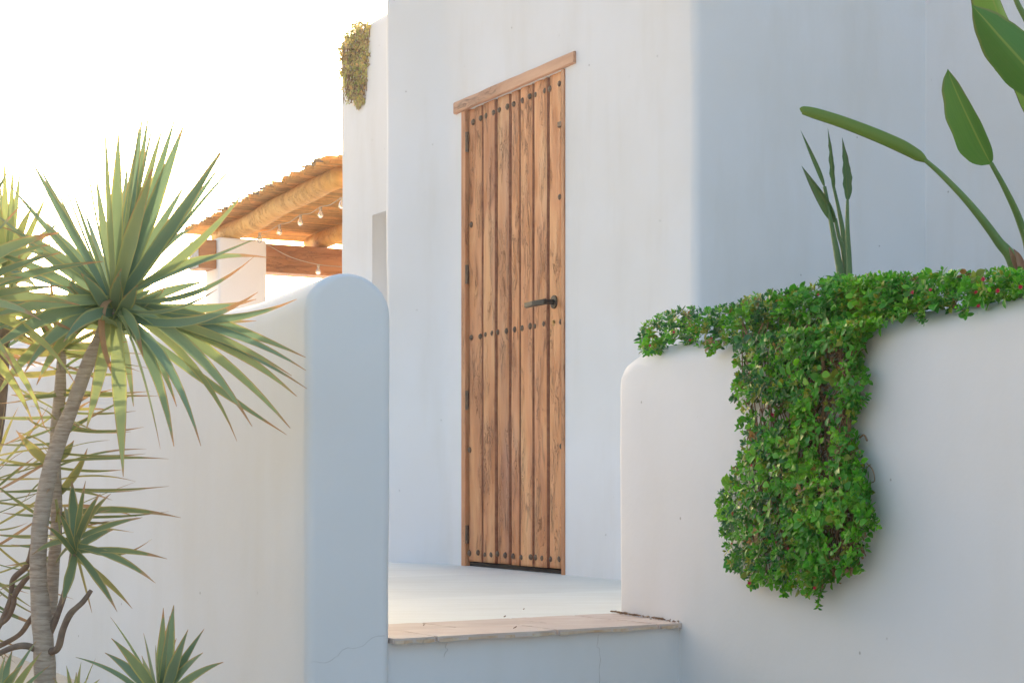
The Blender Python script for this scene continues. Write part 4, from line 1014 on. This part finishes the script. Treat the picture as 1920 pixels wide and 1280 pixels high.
# ------------------------------------------------------------------ strelitzias behind the planter wall
def broad(parent, org, pts, widths, foldL, foldR, dirside, m, seg=18, name='leaf', notch=0.0):
    """blade along a midrib: pts 3D base->tip; widths left/right; halves folded by foldL / foldR radians about the rib"""
    P = smooth_path(pts, 7); n = len(P); V, Fc, UV = [], [], []
    for i, p in enumerate(P):
        t = i/(n-1); T = (P[min(i+1, n-1)]-P[max(i-1, 0)]).normalized(); s = (dirside-T*T.dot(dirside)).normalized(); nn = s.cross(T).normalized()
        pr = math.sin(math.pi*t**.62)**.95 if 0 < t < 1 else .02
        row = []
        for side, wd, fo in ((-1, widths[0], foldL), (1, widths[1], foldR)):
            for q in (1, .66, .33):
                h = wd*pr*q; cu = fo*(.8+.35*q); j = notch*noise.noise(Vector((t*9, side, q)))*h
                row.append((side, q, p+s*side*math.cos(cu)*(h+j)+nn*math.sin(cu)*h+nn*.02*wd*math.sin(t*19+q)))
        L3 = [r[2] for r in row if r[0] < 0]; R3 = [r[2] for r in row if r[0] > 0][::-1]
        V += [q-org for q in L3]+[p-org]+[q-org for q in R3]; UV += [(u, t) for u in (0, .17, .33, .5, .67, .83, 1)]
        if i:
            for q in range(6): a = 7*i+q; Fc.append((a-7, a-6, a+1, a))
    o = link(name, mesh(name, V, Fc, uv=UV), m, parent, smooth=True); o.color = (0, 0, 0, 1); return o
def roll(parent, org, pts, rads, m, name='leaf', ecc=.6):
    P = smooth_path(pts, 6); n = len(P); v, f, UV = [], [], []; rr = []
    for i in range(n):
        t = i/(n-1)*(len(rads)-1); k = min(int(t), len(rads)-2); rr.append(lerp(rads[k], rads[k+1], t-k))
    for i, p in enumerate(P):
        T = (P[min(i+1, n-1)]-P[max(i-1, 0)]).normalized(); a = T.cross(Vector((0, 1, 0))).normalized(); b = T.cross(a).normalized()
        for k in range(13):
            an = 2*math.pi*k/12+.5; r = rr[i]*(1+.12*k/12); v.append(p-org+a*math.cos(an)*r+b*math.sin(an)*r*ecc); UV.append((.2+.6*k/12, i/(n-1)))
    for i in range(n-1):
        for k in range(12): f.append((i*13+k, i*13+k+1, (i+1)*13+k+1, (i+1)*13+k))
    o = link(name, mesh(name, v, f, uv=UV), m, parent, smooth=True); o.color = (0, 0.25, 0, 1); return o
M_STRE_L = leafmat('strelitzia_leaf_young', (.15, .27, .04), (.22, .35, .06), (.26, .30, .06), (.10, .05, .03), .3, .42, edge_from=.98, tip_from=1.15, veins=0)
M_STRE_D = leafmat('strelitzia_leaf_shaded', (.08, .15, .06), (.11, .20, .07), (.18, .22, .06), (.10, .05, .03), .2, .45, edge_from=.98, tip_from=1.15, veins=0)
DS = 4.7; oS = Vector((at(1585, 530, DS).x, DS, .64))
sA = empty('strelitzia', oS, label='slender strelitzia with four furled dark leaves in front of the grey shaded wall', cat='strelitzia')
def A(x, y, dd=0): return at(x, y, DS+dd)
gz = lambda x, dd=0: Vector((at(x, 560, DS+dd).x, DS+dd, .62))
stem(sA, [gz(1590), A(1577, 530), A(1570, 480), A(1558, 415), A(1546, 350)], [.011, .011, .009, .006, .005], M_STEM_DARK, oS, 'stalk', 10, .02)
stem(sA, [gz(1596, .03), A(1590, 525, .03), A(1581, 440, .03), A(1572, 390, .03), A(1563, 350, .03)], [.010, .010, .007, .005, .004], M_STEM_DARK, oS, 'stalk', 10, .02)
stem(sA, [gz(1594, -.03), A(1593, 525, -.03), A(1589, 430, -.03), A(1589, 376, -.03)], [.009, .008, .006, .004], M_STEM_DARK, oS, 'stalk', 10, .02)
stem(sA, [gz(1592, .01), A(1584, 500, .01), A(1572, 440, .01), A(1566, 410, .01)], [.008, .007, .005, .005], M_STEM_DARK, oS, 'stalk', 10, .02)
SX = Vector((1, 0, 0))
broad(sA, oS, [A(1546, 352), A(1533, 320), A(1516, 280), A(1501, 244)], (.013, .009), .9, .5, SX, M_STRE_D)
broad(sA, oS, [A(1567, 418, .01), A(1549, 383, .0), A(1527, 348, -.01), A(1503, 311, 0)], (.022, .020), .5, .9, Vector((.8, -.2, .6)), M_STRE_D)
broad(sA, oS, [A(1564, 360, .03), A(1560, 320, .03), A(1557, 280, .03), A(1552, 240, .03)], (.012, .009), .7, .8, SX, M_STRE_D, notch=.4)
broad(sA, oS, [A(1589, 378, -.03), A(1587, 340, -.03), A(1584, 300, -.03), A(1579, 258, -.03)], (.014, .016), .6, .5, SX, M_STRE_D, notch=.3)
DL = 4.15; oL = Vector((at(1915, 520, DL).x, DL, .64))
sB = empty('strelitzia', oL, label='large strelitzia at the right edge, long arching stalks and broad folded leaves', cat='strelitzia')
def B(x, y, dd=0): return at(x, y, DL+dd)
stem(sB, [Vector((B(1935, 560).x, DL, .62)), B(1906, 512), B(1870, 450), B(1820, 385), B(1770, 332), B(1733, 299)], [.018, .016, .011, .0085, .0065, .005], M_STEM, oL, 'stalk', 12, .02, 8)
roll(sB, oL, [B(1738, 303), B(1722, 292), B(1690, 274), B(1640, 252), B(1580, 229), B(1530, 213), B(1506, 207), B(1501, 208)], [.004, .0125, .0150, .0145, .0135, .0125, .0095, .003], M_STRE_L)
stem(sB, [Vector((B(1950, 560, .08).x, DL+.08, .62)), B(1932, 490, .08), B(1912, 415, .08), B(1885, 355, .06), B(1858, 306, .05)], [.013, .012, .009, .007, .0055], M_STEM, oL, 'stalk', 12, .02, 8)
broad(sB, oL, [B(1858, 308, .05), B(1838, 268, .04), B(1808, 205, .03), B(1786, 155, .03), B(1777, 130, .03)], (.052, .026), -.3, .85, Vector((.9, .1, .4)), M_STRE, notch=.08)
broad(sB, oL, [B(1985, 190, -.1), B(1930, 130, -.1), B(1880, 75, -.1), B(1845, 35, -.1), B(1822, 10, -.1)], (.062, .070), -.6, -.35, Vector((.5, 0, .85)), M_STRE, notch=.05)
broad(sB, oL, [B(1915, 160, .08), B(1895, 90, .08), B(1866, 10, .08), B(1830, -90, .08), B(1800, -150, .08)], (.06, .055), -.4, -.6, Vector((.9, .2, .3)), M_STRE_L, notch=.05)
broad(sB, oL, [B(1900, 60, .15), B(1905, 130, .15), B(1920, 190, .14), B(1945, 260, .12)], (.03, .05), -.3, -.5, Vector((.95, .2, .1)), M_STRE_L, notch=.05)
stem(sB, [B(1890, -60, -.02), B(1905, 0, -.02), B(1935, 60, -.02), B(1990, 200, 0), B(1990, 400, 0), Vector((B(1970, 560).x, DL, .62))], [.005, .006, .008, .011, .012, .014], M_STEM, oL, 'stalk', 12, .02, 8)
broad(sB, oL, [B(1908, 505, -.03), B(1902, 490, -.035), B(1896, 475, -.04), B(1891, 462, -.04)], (.010, .008), .6, .6, SX, M_SHEATH, name='sheath')
broad(sB, oL, [B(1925, 520, -.04), B(1915, 500, -.045), B(1908, 480, -.045), B(1900, 466, -.045)], (.012, .012), .5, .6, SX, M_SHEATH, name='sheath')

# ------------------------------------------------------------------ crumbs of leaf litter by the wall foot
G = []
for k in range(90):
    t = random.random()**1.3; q = RP+RD*(t*.42)+RN*random.uniform(.0, .018+.02*(random.random() < .1)); s = random.uniform(.0012, .004)
    a = Vector((q.x, q.y, .006)); G.append(tube([a, a+Vector((random.gauss(0, s), random.gauss(0, s), s*.8)), a+Vector((random.gauss(0, 2*s), random.gauss(0, 2*s), .001))], s*.5, 4))
for k in range(6):
    q = RF0+rdir*random.uniform(.05, .8)+rin*random.uniform(.03, 1.0); s = random.uniform(.0012, .0028); a = Vector((q.x, q.y, .004)); G.append(tube([a, a+Vector((s*2, s, s))], s*.6, 4))
V, Fc, _ = joined(G, [0]*len(G)); link('leaf_litter', mesh('leaf_litter', V, Fc), M_DEADTW, label='dark crumbs of dry leaf litter on the tiles along the planter wall', cat='leaf litter', kind='stuff')

# ------------------------------------------------------------------ sunlit haze
m = bpy.data.materials.new('haze_air'); m.use_nodes = True; t = m.node_tree; t.nodes.clear()
o_ = t.nodes.new('ShaderNodeOutputMaterial'); pv = t.nodes.new('ShaderNodeVolumePrincipled')
pv.inputs['Density'].default_value = .0014; pv.inputs['Anisotropy'].default_value = .6; pv.inputs['Color'].default_value = (1, .98, .95, 1)
t.links.new(pv.outputs[0], o_.inputs['Volume'])
link('haze', fill_bm(bevbox(-620, 620, -620, 920, -1.3, 5.5, 0), 'haze'), m, kind='stuff')
